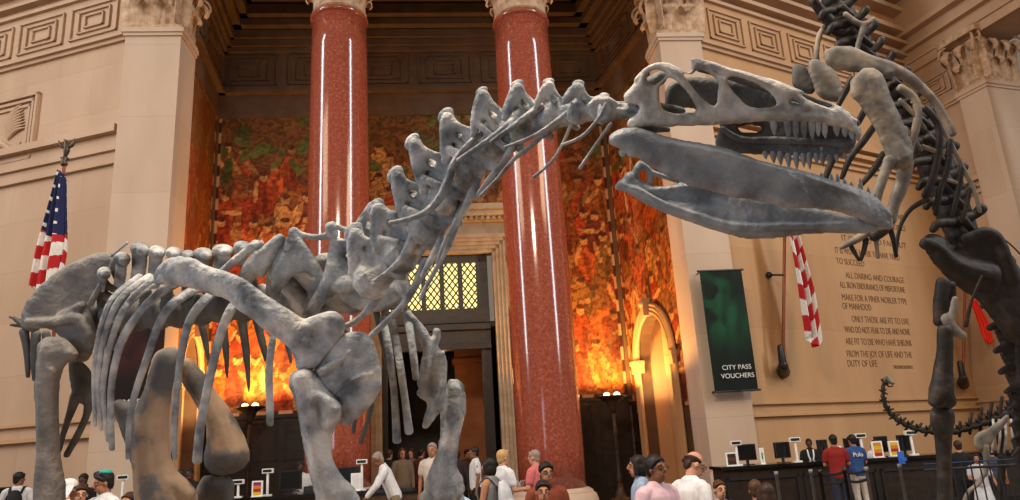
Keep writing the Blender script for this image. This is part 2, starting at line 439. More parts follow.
# ---- pilasters
def pilaster(W, s0, s1, t0, t1, zc, label, sides, mat='limestone_pale'):
    t = thing('pilaster', W.m @ Vector(((s0+s1)/2, (t0+t1)/2, 0)), label, 'pilaster')
    def fr(mb): mb.v = [tuple(W.m @ Vector(v)) for v in mb.v]; return mb
    # keep the stone texture in the wall's frame
    o = obj('shaft', MB().box(s0, s1, t0, t1, .9, zc), MAT[mat], t, M=W.m)
    obj('capital', square_capital(W, s0, s1, t0, t1, zc+.14, 2.1, sides), MAT['carved_stone'], t)
    obj('neck_moulding', fr(MB().box(s0-.09, s1+.09, t0-.09, t1, zc, zc+.14).box(s0-.05, s1+.05, t0-.05, t1, zc-.1, zc)), MAT[mat], t)
    obj('base', fr(MB().box(s0-.12, s1+.12, t0-.12, t1, 0, .9)), MAT[mat], t)
    return t
pilaster(FC, LP0, LP1, 0, JD, ZL, 'pale limestone pilaster left of the alcove with a leafy capital', ('f', 'r'))
pilaster(FC, RP0, RP1, 0, JD, ZR, 'pale limestone pilaster right of the alcove carrying the green banner', ('f', 'l'))
# ---- alcove
TB = 5.4; BW = fac(TB)
bl = BW.hit(214, 160)[0]; brr = BW.hit(615, 230)[0]
JL = LP1; JR = RP0
A0 = FC.m @ Vector((JL-.25, JD, 0)); A1 = BW.m @ Vector((bl, 0, 0)); B0 = FC.m @ Vector((JR+.12, JD, 0)); B1 = BW.m @ Vector((brr, 0, 0))
def wall_between(p, q): return Wall(p, math.atan2(q.y-p.y, q.x-p.x)), (q-p).length
LW, LL = wall_between(A0, A1); RW, RL = wall_between(B1, B0)
ZM = BW.hit(300, 109)[1]                     # top of the murals
ZF0 = BW.hit(360, 95)[1]; ZF1 = BW.hit(360, 56)[1]; ZD = BW.hit(590, 398)[1]
ZCE = ZF1+2.2
print('heights', ZL, ZR, ZC1, ZC2, ZM, ZF0, ZF1, ZD, 'mural', bl, brr)
# mural painting -----------------------------------------------------
PAL = [(.36, .035, .012), (.42, .085, .015), (.46, .15, .03), (.17, .12, .03), (.12, .03, .02), (.50, .25, .07), (.28, .02, .01), (.38, .06, .015)]
def mural(W, s0, s1, z0, z1, seed, name, dens=1.0, res=.045, y=-.03, hole=None, tone=0):
    rg = np.random.RandomState(seed); nx = int((s1-s0)/res)+1; nz = int((z1-z0)/res)+1
    xs = np.linspace(s0, s1, nx); zs = np.linspace(z0, z1, nz); X, Zz = np.meshgrid(xs, zs)
    C = np.zeros(X.shape+(3,)); 
    def fbm(sc):
        f = np.zeros(X.shape)
        for o in range(4):
            k = sc*2**o; a = rg.rand(3)*6.28
            for _ in range(3):
                th = rg.rand()*6.28; f += np.sin((X*math.cos(th)+Zz*math.sin(th))*k+rg.rand()*6.28+f*1.1)/2**o/3
        return f
    a = fbm(1.0); b = fbm(2.2); h = (Zz-z0)/(z1-z0)
    base = np.array((.24, .045, .015)); C[:] = base
    idx = ((a*1.6+b*1.3+8)*1.4).astype(int) % len(PAL); C = np.array(PAL)[idx]
    C = C*.45+np.array((.27, .055, .014))*.55
    up = np.clip((h-.62)*4, 0, 1)[..., None]; C = C*(1-up*.75)+np.array((.10, .06, .018))*up*.75   # colour blends to dark olive-brown towards the top
    e = np.abs(((a*1.6+b*1.3+8)*1.4) % 1-.5) > .42; C[e] = C[e]*.4+np.array((.05, .012, .006))
    def disc(cx, cz, rx, rz, col, rot=0, edge=True):
        ca, sa = math.cos(rot), math.sin(rot); u = ((X-cx)*ca+(Zz-cz)*sa)/rx; v = (-(X-cx)*sa+(Zz-cz)*ca)/rz; q = u*u+v*v
        if edge: C[(q < 1.22)] = (.12, .025, .010)
        C[q < 1] = col
    H = 2.1
    rows = int((z1-z0)*.72/1.25)
    for r in range(rows, -1, -1):
        n = int((s1-s0)/.72*dens)
        for k in range(n):
            cx = s0+(k+.5+rg.randn()*.25)*(s1-s0)/n; cz = z0+.5+r*1.25+rg.randn()*.2
            col = (np.array(PAL[rg.randint(len(PAL))])*.6+np.array((.30, .06, .015))*.4)*(.75+.5*rg.rand()); sk = np.array((.50, .22, .07))*(.5+.7*rg.rand())
            disc(cx, cz+.35, .30, .72, col, rg.randn()*.18)
            disc(cx+.08, cz+.1, .1, .6, col*.55, rg.randn()*.2, False)
            disc(cx-.25, cz+.55, .09, .42, sk if rg.rand() > .5 else col*1.2, rg.randn()*.7)
            disc(cx+.25, cz+.5, .09, .42, sk if rg.rand() > .5 else col*1.2, rg.randn()*.7)
            disc(cx, cz+1.13, .15, .19, sk); disc(cx, cz+1.25, .15, .1, np.array((.09, .025, .012)), 0, False)
            if rg.rand() > .7: disc(cx+.4, cz+.9, .03, .95, np.array((.10, .08, .03)), rg.randn()*.5, False)
    for k in range(int(40*dens*(s1-s0)/6)):
        disc(s0+rg.rand()*(s1-s0), z0+(z1-z0)*(.72+.3*rg.rand()), .3+.3*rg.rand(), .12+.12*rg.rand(), np.array([(.09, .09, .02), (.14, .12, .03), (.17, .06, .02)][rg.randint(3)])*(.7+.6*rg.rand()), rg.rand()*3, False)
    br_ = fbm(5.0); C *= np.clip(1+.35*np.sin(br_*9), .5, 1.4)[..., None]; C *= (.85+.3*rg.rand(*X.shape))[..., None]
    if tone: C = C*(1-tone)+np.array((.22, .05, .015))*tone
    bo = .11                                  # dashed painted border
    edge = (X < s0+bo) | (X > s1-bo) | (Zz > z1-bo) | (Zz < z0+bo)
    dash = (np.floor((np.where((Zz > z1-bo) | (Zz < z0+bo), X, Zz)+50)/.42) % 2 == 0)
    C[edge] = (.06, .015, .01); C[edge & dash] = (.50, .28, .16)
    keep = np.ones((nz-1, nx-1), bool)
    if hole:
        for hf in hole:
            xc = (X[:-1, :-1]+X[1:, 1:])/2; zc = (Zz[:-1, :-1]+Zz[1:, 1:])/2; keep &= ~hf(xc, zc)
    vs = [(X[j, i], y, Zz[j, i]) for j in range(nz) for i in range(nx)]
    me = bpy.data.meshes.new(name); fs = [(j*nx+i, j*nx+i+1, (j+1)*nx+i+1, (j+1)*nx+i) for j, i in zip(*np.nonzero(keep))]
    me.from_pydata(vs, [], fs); at = me.color_attributes.new('paint', 'FLOAT_COLOR', 'POINT')
    flat = np.ones((nx*nz, 4)); flat[:, :3] = C.reshape(-1, 3); at.data.foreach_set('color', flat.ravel())
    me.materials.append(MAT['painted']); o = bpy.data.objects.new(name, me); COL.objects.link(o); o.matrix_world = W.m
    sd = o.modifiers.new('depth', 'SOLIDIFY'); sd.thickness = .02; sd.offset = 1
    return o
# portal position on the back wall
PX0 = BW.hit(362, 300)[0]; PX1 = BW.hit(511, 270)[0]; IX0 = BW.hit(381, 300)[0]; IX1 = BW.hit(488, 280)[0]
PZ = BW.hit(480, 212)[1]; IZ = BW.hit(470, 250)[1]
ins = lambda x, z: (x > PX0-.05) & (x < PX1+.05) & (z < PZ+.3)
o = mural(BW, bl+.12, brr-.12, ZD, ZM, 3, 'mural', hole=[ins]); tag(o, 'wide painted mural of red and olive figures across the back of the alcove', 'mural')
AZ = lambda W, px, py: W.hit(px, py)[1]
# arches in the side walls
rs0, _ = RW.hit(642, 380); rs1, _ = RW.hit(676, 380); rz = RW.hit(660, 309)[1]
ls1, _ = LW.hit(212, 360); ls1 = LL-.6; ls0 = ls1-(rs1-rs0)
def archf(s0, s1, ztop):
    r = (s1-s0)/2; c = (s0+s1)/2; zc = ztop-r*1.25
    return lambda x, z: (np.abs(x-c) < r) & ((z < zc) | ((((x-c)/r)**2+((z-zc)/(r*1.25))**2) < 1))
o = mural(RW, .15, RL-.05, ZD-.6, ZM+.3, 11, 'mural', dens=.9, hole=[archf(rs0-.02, rs1+.02, rz)]); tag(o, 'narrow reddish mural on the right side wall above the arched niche', 'mural')
o = mural(LW, .05, LL-.15, ZD-.6, ZM+.3, 12, 'mural', dens=.9, hole=[archf(ls0, ls1, rz)], tone=.5); tag(o, 'narrow dark red mural on the left side wall beside the left pilaster', 'mural')
mb = MB()
mb.box(bl-.2, PX0, 0, .4, 0, ZCE); mb.box(PX1, brr+.2, 0, .4, 0, ZCE); mb.box(PX0, PX1, 0, .4, PZ-.3, ZCE)
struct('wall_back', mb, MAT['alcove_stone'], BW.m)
def arch_wall(name, W, L, s0, s1, zt, mat, z1):
    r = (s1-s0)/2; c = (s0+s1)/2; zc = zt-r*1.25; mb = MB()
    mb.box(-.1, s0, 0, .4, 0, z1); mb.box(s1, L+.1, 0, .4, 0, z1); mb.box(s0, s1, 0, .4, zt+.01, z1)
    N = 14
    for i in range(N):
        a0 = math.pi*i/N; a1 = math.pi*(i+1)/N
        x0, z0_ = c+r*math.cos(a0), zc+r*1.25*math.sin(a0); x1, zz1 = c+r*math.cos(a1), zc+r*1.25*math.sin(a1)
        mb.add([(x0, 0, z0_), (x1, 0, zz1), (x1, 0, zt+.02), (x0, 0, zt+.02), (x0, .4, z0_), (x1, .4, zz1), (x1, .4, zt+.02), (x0, .4, zt+.02)], [(0,1,2,3),(4,7,6,5),(0,4,5,1),(2,6,7,3),(1,5,6,2),(0,3,7,4)])
    o = struct(name, mb, mat, W.m)
    # deep reveal, niche back and archivolt
    m2 = MB(); m2.box(s0-.5, s1+.5, .9, 1.1, 0, zt+.6); m2.box(s0-.3, s0, .38, .92, 0, zt+.6); m2.box(s1, s1+.3, .38, .92, 0, zt+.6); m2.box(s0-.3, s1+.3, .38, 1.12, zt+.3, zt+.6)
    struct('niche_recess', m2, MAT['limestone_gold'], W.m, parent=None)
    m3 = MB(); pts = []; rr = .16
    for k, (off, rad, yy) in enumerate(((.0, .07, -.08), (.13, .09, -.05), (.26, .06, -.08))):
        pts = [(s0-off, yy, 0)]+[(c-(r+off)*math.cos(a), yy, zc+(r*1.25+off)*math.sin(a)) for a in np.linspace(0, math.pi, 20)]+[(s1+off, yy, 0)]
        m3.tube([Vector(p) for p in pts], [rad]*len(pts), n=8, ax=Vector((0, 1, 0)), smooth=1)
    m3.box(s0-.3, s0+.08, -.2, .1, zc-.35, zc+.0); m3.box(s1-.08, s1+.3, -.2, .1, zc-.35, zc+.0)
    m3.box(s0-.34, s0+.12, -.24, .1, zc-.08, zc+.06); m3.box(s1-.12, s1+.34, -.24, .1, zc-.08, zc+.06)
    q = Matrix.Translation((c, -.18, zt+.2)); m3.prism([(-.11, -.14), (.11, -.14), (.14, .12), (-.14, .12)], -.3, .28, q); m3.ell((c, -.30, zt+.3), (.14, .12, .13), 10)
    trim(m3, MAT['limestone_gold'], W.m)
    return o
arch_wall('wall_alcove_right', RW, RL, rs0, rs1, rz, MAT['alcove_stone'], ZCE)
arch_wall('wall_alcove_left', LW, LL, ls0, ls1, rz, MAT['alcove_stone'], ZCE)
# corner strips, dado
mb = MB(); mb.box(bl-.1, bl+.14, -.16, 0, 0, ZF0); mb.box(brr-.14, brr+.3, -.2, 0, 0, ZF0); trim(mb, MAT['alcove_stone'], BW.m)
def dado(W, s0, s1, z):
    mb = MB(); mb.box(s0, s1, -.12, -.01, 0, z); mb.box(s0, s1, -.2, 0, z-.12, z); mb.box(s0, s1, -.16, 0, 0, .3)
    n = max(1, int((s1-s0)/1.1)); w_ = (s1-s0)/n
    for k in range(n): 
        a = s0+k*w_+.12; b = s0+(k+1)*w_-.12
        for (z0_, z1_) in ((.4, z*.5), (z*.56, z-.25)):
            mb.box(a, b, -.15, -.1, z0_, z0_+.05); mb.box(a, b, -.15, -.1, z1_-.05, z1_); mb.box(a, a+.05, -.15, -.1, z0_, z1_); mb.box(b-.05, b, -.15, -.1, z0_, z1_)
    trim(mb, MAT['dark_wood'], W.m)
dado(BW, bl, PX0, ZD); dado(BW, PX1, brr, ZD); dado(RW, 0, rs0-.5, ZD-.2); dado(LW, .1, ls0-.5, ZD-.2) 
# entablature inside the alcove: frieze, key-pattern panels, stepped cornice
def frieze(W, s0, s1, e0=0, e1=0):
    mb = MB(); h = ZF1-ZF0
    mb.box(s0, s1, -.10, .1, ZF0-.9, ZF0); mb.box(s0-e0, s1+e1, -.32, 0, ZF0, ZF0+.14); mb.box(s0, s1, -.22, 0, ZF0+.14, ZF1)
    n = max(1, int((s1-s0)/2.3)); w_ = (s1-s0)/n; zc = (ZF0+ZF1)/2+.1
    for k in range(n):
        c = s0+(k+.5)*w_
        for q in (.42, .29, .16):
            a = w_*q; b = (h-.3)*q*1.05; t = .05
            mb.box(c-a, c+a, -.28, -.2, zc-b, zc-b+t); mb.box(c-a, c+a, -.28, -.2, zc+b-t, zc+b); mb.box(c-a, c-a+t, -.28, -.2, zc-b, zc+b); mb.box(c+a-t, c+a, -.28, -.2, zc-b, zc+b)
    for i, (dz, pr) in enumerate(((.0, .38), (.18, .5), (.45, .62), (.8, .9), (1.1, 1.15), (1.6, 1.3))):
        mb.box(s0-e0, s1+e1, -pr, 0, ZF1+dz, ZF1+(.16, .43, .76, 1.06, 1.5, 2.2)[i])
    trim(mb, MAT['alcove_stone'], W.m)
frieze(BW, bl, brr); frieze(RW, 0, RL); frieze(LW, 0, LL)
# coffered alcove ceiling
mb = MB(); ss0, ss1 = LP0-1, RP1+1; mb.box(ss0, ss1, -.2, TB+.5, ZCE+1.0, ZCE+1.3)
for k in range(6):
    s = ss0+(ss1-ss0)*k/5; mb.box(s-.35, s+.35, -.1, TB+.4, ZCE-.1, ZCE+1.02)
for t in (-.1, 2.4, 4.9): mb.box(ss0, ss1, t, t+.8, ZCE-.1, ZCE+1.02)
for k in range(5):
    a = ss0+(ss1-ss0)*k/5+.35; b = ss0+(ss1-ss0)*(k+1)/5-.35
    for (t0, t1) in ((.7, 2.4), (3.2, 4.9)):
        for i in range(3):
            q = .18*(i+1); z = ZCE+.2+.26*i
            mb.box(a, b, t0, t0+q, z, z+.3); mb.box(a, b, t1-q, t1, z, z+.3); mb.box(a, a+q, t0, t1, z, z+.3); mb.box(b-q, b, t0, t1, z, z+.3)
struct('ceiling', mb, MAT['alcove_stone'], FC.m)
# beam over the capitals
mb = MB(); zb = ZC1+2.2; mb.box(LP0, RP1, -.35, 1.5, zb, ZCE+.3); mb.box(LP0, RP1, -.5, -.3, zb+.9, zb+1.1); trim(mb, MAT['limestone'], FC.m)
# portal
pw = MB(); W_ = PX1-PX0
for i in range(5):
    a = i*(IX0-PX0)/5; pr = .30-.045*i
    pw.box(PX0+a, PX0+a+(IX0-PX0)/5, -pr, .35, 0, PZ-.9-a); pw.box(PX1-a-(IX0-PX0)/5, PX1-a, -pr, .35, 0, PZ-.9-a); pw.box(PX0+a, PX1-a, -pr, .35, PZ-.9-a-(IX0-PX0)/5, PZ-.9-a)
pw.box(PX0, PX1, -.2, .1, PZ-.9, PZ-.45); pw.box(PX0-.1, PX1+.1, -.4, .1, PZ-.45, PZ-.3); pw.box(PX0-.25, PX1+.25, -.6, .1, PZ-.3, PZ-.1); pw.box(PX0-.3, PX1+.3, -.7, .1, PZ-.1, PZ+.1)
n = int(W_/.2)
for k in range(n): pw.box(PX0+k*W_/n, PX0+k*W_/n+.11, -.5, -.3, PZ-.42, PZ-.3)
noisy('portal_stone', [(.3, (.30, .21, .13)), (.7, (.42, .31, .20))], 3, bump=.1)
struct('door_1', pw, MAT['portal_stone'], BW.m)
q0 = IX0+.02; q1 = IX1; zt = PZ-.9-(IX0-PX0); tz1 = BW.hit(450, 262)[1]; tz0 = BW.hit(450, 309)[1]; tx0 = BW.hit(386, 290)[0]; tx1 = BW.hit(479, 290)[0]
fr = MB(); fr.box(q0, q1, .1, .3, tz1, zt); fr.box(q0, tx0, .1, .3, 0, zt); fr.box(tx1, q1, .1, .3, 0, zt)
fr.box(q0, q1, .0, .3, tz0-.5, tz0); fr.box(q0, q1, -.1, .3, tz0-.75, tz0-.55); fr.box(q0, q1, .05, .3, tz0-1.3, tz0-.7); fr.box(q0, q1, -.05, .3, tz0-1.42, tz0-1.3)
d1 = struct('door_2', fr, MAT['dark_wood'], BW.m)
g = MB(); nb = 5
for k in range(nb+1):
    x = tx0+(tx1-tx0)*k/nb; g.box(x-.08, x+.08, .08, .2, tz0, tz1)
pit = .22
for k in range(-8, int((tx1-tx0)/pit)+9):
    for sg in (1, -1):
        x0 = tx0+k*pit; pts = []
        for j in range(25):
            z = tz0+(tz1-tz0)*j/24; x = x0+sg*(z-tz0)*.75
            if tx0 < x < tx1: pts.append(Vector((x, .16, z)))
        if len(pts) > 1: g.tube([pts[0], pts[-1]], [.024, .024], n=4, ax=Vector((0, 1, 0)), caps=False)
g = struct('window_frame', g, MAT['black'], BW.m, parent=None); g.name = 'window_1'
pl = plain('lamplit_glass', (.8, .7, .3), .5, emit=(1, .80, .30), es=1.35)
gp = MB().box(tx0, tx1, .24, .27, tz0, tz1); struct('window_2', gp, pl, BW.m)
# vestibule behind the doorway
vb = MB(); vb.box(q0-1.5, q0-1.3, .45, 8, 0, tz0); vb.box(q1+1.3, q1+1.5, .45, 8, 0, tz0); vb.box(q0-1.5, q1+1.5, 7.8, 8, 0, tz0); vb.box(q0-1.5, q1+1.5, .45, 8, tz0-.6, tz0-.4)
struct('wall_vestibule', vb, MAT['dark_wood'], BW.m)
noisy('vestibule_orange', [(.3, (.30, .10, .03)), (.7, (.40, .15, .05))], 2, bump=0)
vx0, vx1 = fac(TB+4).hit(456, 400)[0], fac(TB+4).hit(476, 400)[0]
mb = MB(); mb.box(vx0, vx1+.6, TB+4, TB+4.8, 0, 5.8); mb.box(vx0-.1, vx1+.7, TB+3.9, TB+4.9, 5.2, 5.4); trim(mb, MAT['vestibule_orange'], FC.m)
# ---- side walls of the hall
def head(vx): return math.atan((vx-CX)/F*math.cos(PITCH))
# left wall
o = FC.m @ Vector((LP0, .35, 0)); a = math.pi/2-head(-2010); a = a-math.pi
WL = Wall(o, a)
LWL = 16
ms = MB().box(-LWL, .05, 0, .5, 0, ZTOP); struct('wall_left', ms, MAT['limestone'], WL.m)
zl = lambda px, py: WL.hit(px, py)[1]
fb = (zl(5, 70)+zl(120, 39))/2; ft = zl(40, 14)
def squares(W, s_list, wd, z0, z1, M):
    mb = MB(); zc = (z0+z1)/2
    for c in s_list:
        for q in (.5, .34, .2):
            a = wd*q; b = (z1-z0-.5)*q; t = .045
            mb.box(c-a, c+a, -.07, 0, zc-b, zc-b+t); mb.box(c-a, c+a, -.07, 0, zc+b-t, zc+b); mb.box(c-a, c-a+t, -.07, 0, zc-b, zc+b); mb.box(c+a-t, c+a, -.07, 0, zc-b, zc+b)
    return trim(mb, M, W.m)
def ledges(W, s0, s1, z, steps, M):
    mb = MB()
    for (dz0, dz1, pr) in steps: mb.box(s0, s1, -pr, .02, z+dz0, z+dz1)
    return trim(mb, M, W.m)
c3 = [WL.hit(x, y)[0] for x, y in ((95, 20), (42, 34), (-8, 47), (-58, 60), (-108, 75))]
squares(WL, c3, abs(c3[1]-c3[0])*.86, fb+.1, ft, MAT['limestone'])
ledges(WL, -LWL, 0, fb, ((-.12, .0, .1), (.0, .1, .2)), MAT['limestone'])
ledges(WL, -LWL, 0, ft, ((.0, .12, .12), (.3, .42, .25), (.8, .95, .35), (1.3, 1.5, .5), (1.9, 2.1, .7), (2.5, 3.2, .9)), MAT['limestone'])
mc = zl(60, 141)
hh = (zl(60, 141)-zl(60, 176))
ledges(WL, -LWL, 0, mc-hh, ((0, .1, .12), (.1, .35*hh, .06), (.35*hh, .5*hh, .16), (.5*hh, .8*hh, .1), (.8*hh, hh, .3)), MAT['limestone'])
lb = zl(50, 425); lb2 = zl(50, 437)
ledges(WL, -LWL, 0, lb2, ((-.1, .0, .14), (lb-lb2, lb-lb2+.07, .1)), MAT['limestone_gold'])
# carved panel with an eagle's wing at the left edge
pz0, pz1 = zl(20, 162), zl(20, 98); ps1 = WL.hit(37, 130)[0]; ps0 = ps1-3.4
mb = MB()
for i in range(3):
    q = .16*i; pr = .12-.03*i
    mb.box(ps0+q, ps1-q, -pr, 0, pz1-q-.09, pz1-q); mb.box(ps0+q, ps1-q, -pr, 0, pz0+q, pz0+q+.09); mb.box(ps0+q, ps0+q+.09, -pr, 0, pz0+q, pz1-q); mb.box(ps1-q-.09, ps1-q, -pr, 0, pz0+q, pz1-q)
trim(mb, MAT['limestone'], WL.m)
mb = MB(); cxx = ps1-1.2; zc = pz0+.75
for k in range(9):
    t = k/8; a = Vector((cxx+.1-.15*t, -.03, zc+.1+.5*t)); b = Vector((cxx+.75-.25*t, -.03, zc+.35+.85*t)); mb.tube([a, (a+b)/2+Vector((0, -.04, .08)), b], [.045, .06, .015], n=6, ax=Vector((0, 1, 0)))
mb.tube([Vector((cxx-.5, -.02, zc-.1)), Vector((cxx-.1, -.05, zc-.05)), Vector((cxx+.4, -.03, zc-.35)), Vector((cxx+.6, -.02, zc-.1))], [.08, .12, .07, .02], n=8, ax=Vector((0, 1, 0)))
tag(obj('eagle_relief', mb, MAT['limestone'], M=WL.m), 'shallow carved eagle wing relief in the framed wall panel at far left', 'carving')
# right wall
o = FC.m @ Vector((RP1, .35, 0)); WR = Wall(o, math.pi/2-head(1850))
k905 = WR.hit(905, 74)[0]
struct('wall_right', MB().box(-.05, k905+.05, 0, .5, 0, ZTOP+2), MAT['limestone_gold'], WR.m)
zr = lambda px, py: WR.hit(px, py)[1]
fb = (zr(705, 46)+zr(785, 69))/2; ft = (zr(700, 1)+zr(820, 38))/2
cs = [WR.hit(x, y)[0] for x, y in ((725, 26), (766, 41), (804, 55))]; w_ = cs[1]-cs[0]; cs = [cs[0]+w_*k for k in range(5)]
cs = [c for c in cs if c < k905-.9]
squares(WR, cs, w_*.82, fb+.1, ft, MAT['limestone'])
ledges(WR, 0, k905, fb, ((-.12, .0, .1), (.0, .1, .2)), MAT['limestone'])
ledges(WR, 0, k905, ft, ((.0, .12, .12), (.25, .4, .3), (.7, .85, .4), (1.1, 1.3, .55), (2.1, 2.3, .5), (2.6, 2.8, .6), (4.2, 4.5, .9)), MAT['limestone'])
mc = zr(860, 170); ledges(WR, 0, k905, mc, ((-.1, 0, .1), (.12, .2, .12), (.35, .5, .2), (.62, .78, .3)), MAT['limestone_gold'])
lb = zr(850, 402); lb2 = zr(850, 411); ledges(WR, 0, k905, lb2, ((-.07, 0, .12), (lb-lb2, lb-lb2+.06, .1)), MAT['limestone_gold'])
# wall on the far right
oc = WR.m @ Vector((k905, 0, 0)); d3 = head(250); W3 = Wall(oc, math.atan2(-math.cos(d3), -math.sin(d3)))
z3 = lambda px, py: W3.hit(px, py)[1]
p0 = W3.hit(966, 110)[0]; p1 = W3.hit(993, 95)[0]; L3 = p1+7
print('W3', W3.a, p0, p1, k905)
ab = z3(960, 45)                              # underside of the architrave
struct('wall_far_right', MB().box(-.3, p0, 0, .5, 0, ab+4).box(p0, L3, 0, 1.6, ab, ab+6).box(p1+3.5, L3, 0, .5, 0, ab), MAT['limestone'], W3.m)
zc3 = z3(966, 97)
pilaster(W3, p0, p1, -.2, 1.5, zc3, 'limestone pilaster at the far right edge behind the dark skeleton', ('f', 'l', 'r'))
ledges(W3, -.1, L3, ab, ((.0, .35, .12), (.35, .42, .2), (.9, 1.0, .25), (1.5, 1.7, .35), (3.2, 3.4, .4), (3.7, 3.9, .5)), MAT['limestone'])
mb = MB()
for k in range(26): mb.box(.3+k*.34, .3+k*.34+.2, -.75, 0, ab+4.2, ab+4.5)
mb.box(-.1, L3, -.9, 0, ab+4.5, ab+5.2); mb.box(-.1, L3, -.6, 0, ab+3.95, ab+4.2); trim(mb, MAT['limestone'], W3.m)
squares(W3, [p0-1.05], 1.5, z3(935, 105), z3(935, 70), MAT['limestone'])
ledges(W3, -.1, p0, z3(935, 112), ((-.1, 0, .1), (.0, .1, .16)), MAT['limestone'])
mm = z3(980, 190); ledges(W3, -.1, p0, mm, ((-.1, 0, .1), (.12, .2, .12), (.35, .5, .2)), MAT['limestone'])
ledges(W3, -.1, p0, z3(975, 412), ((-.07, 0, .12), (.3, .36, .1)), MAT['limestone'])
mb = MB(); mb.box(p1, p1+4, 6, 6.4, 0, ab+2); mb.box(p1-.5, L3, 1.4, 6.4, ab+.8, ab+1.2); struct('wall_side_alcove', mb, MAT['alcove_stone'], W3.m)
# ---- inscription
def text_mesh(txt, size, M, extr=.004, align='LEFT', space=1.0, line=1.0, scx=1.0):
    cu = bpy.data.curves.new('t', 'FONT'); cu.body = txt; cu.size = size; cu.extrude = extr; cu.align_x = align; cu.space_character = space; cu.space_line = line; cu.offset = -.008*size
    o = bpy.data.objects.new('t', cu); COL.objects.link(o); bpy.context.view_layer.update()
    me = bpy.data.meshes.new_from_object(o.evaluated_get(bpy.context.evaluated_depsgraph_get()))
    mb = MB(); Mx = M @ Matrix.Rotation(math.pi/2, 4, 'X') @ Matrix.Diagonal((scx, 1, 1, 1))
    mb.add([Mx @ v.co for v in me.vertices], [tuple(p.vertices) for p in me.polygons])
    bpy.data.objects.remove(o); return mb
LN = [("IT IS HARD TO FAIL BUT", 841, 237, 906, 246, 0), ("IT IS WORSE NEVER TO HAVE TRIED", 834, 246, 900, 261, 0), ("TO SUCCEED", 836, 260, 864, 264, 0),
      ("ALL DARING AND COURAGE", 845, 273, 904, 282, 0), ("ALL IRON ENDURANCE OF MISFORTUNE", 839, 282, 905, 292, 0), ("MAKE FOR A FINER NOBLER TYPE", 841, 294, 907, 304, 0),
      ("OF MANHOOD", 842, 305, 871, 308, 0), ("ONLY THOSE ARE FIT TO LIVE", 851, 316, 909, 324, 0), ("WHO DO NOT FEAR TO DIE AND NONE", 844, 327, 910, 334, 0),
      ("ARE FIT TO DIE WHO HAVE SHRUNK", 845, 339, 912, 345, 0), ("FROM THE JOY OF LIFE AND THE", 846, 351, 912, 357, 0), ("DUTY OF LIFE", 847, 363, 877, 363.5, 0), ("THEODORE ROOSEVELT", 893, 366, 913, 368, 1),
      ("MANHOOD", 857, 150, 897, 163, 2), ("A MAN'S USEFULNESS DEPENDS", 850, 209, 905, 218, 0), ("UPON HIS LIVING UP TO HIS IDEALS", 838, 218, 905, 229, 0), ("INSOFAR AS HE CAN", 838, 229, 880, 236, 0)]
al = MB()
zb0, zb1 = zr(846, 276), zr(847, 366)
for i, (t, xa, ya, xb, yb, kk) in enumerate(LN):
    sa, za = WR.hit(xa, ya); sb, zb_ = WR.hit(xb, yb); z = (za+zb_)/2
    size = {0: .30, 1: .16, 2: .55}[kk]
    M0 = Matrix.Translation((sa, -.008, z-size*.35)); probe = text_mesh(t, size, Matrix.Identity(4)); wd = max(v[0] for v in probe.v)
    tm = text_mesh(t, size, M0, scx=(sb-sa)/wd); al.add(tm.v, tm.f)
ins_ = obj('inscription', al, MAT['engraved'], bpy.data.objects['wall_right'], M=WR.m)
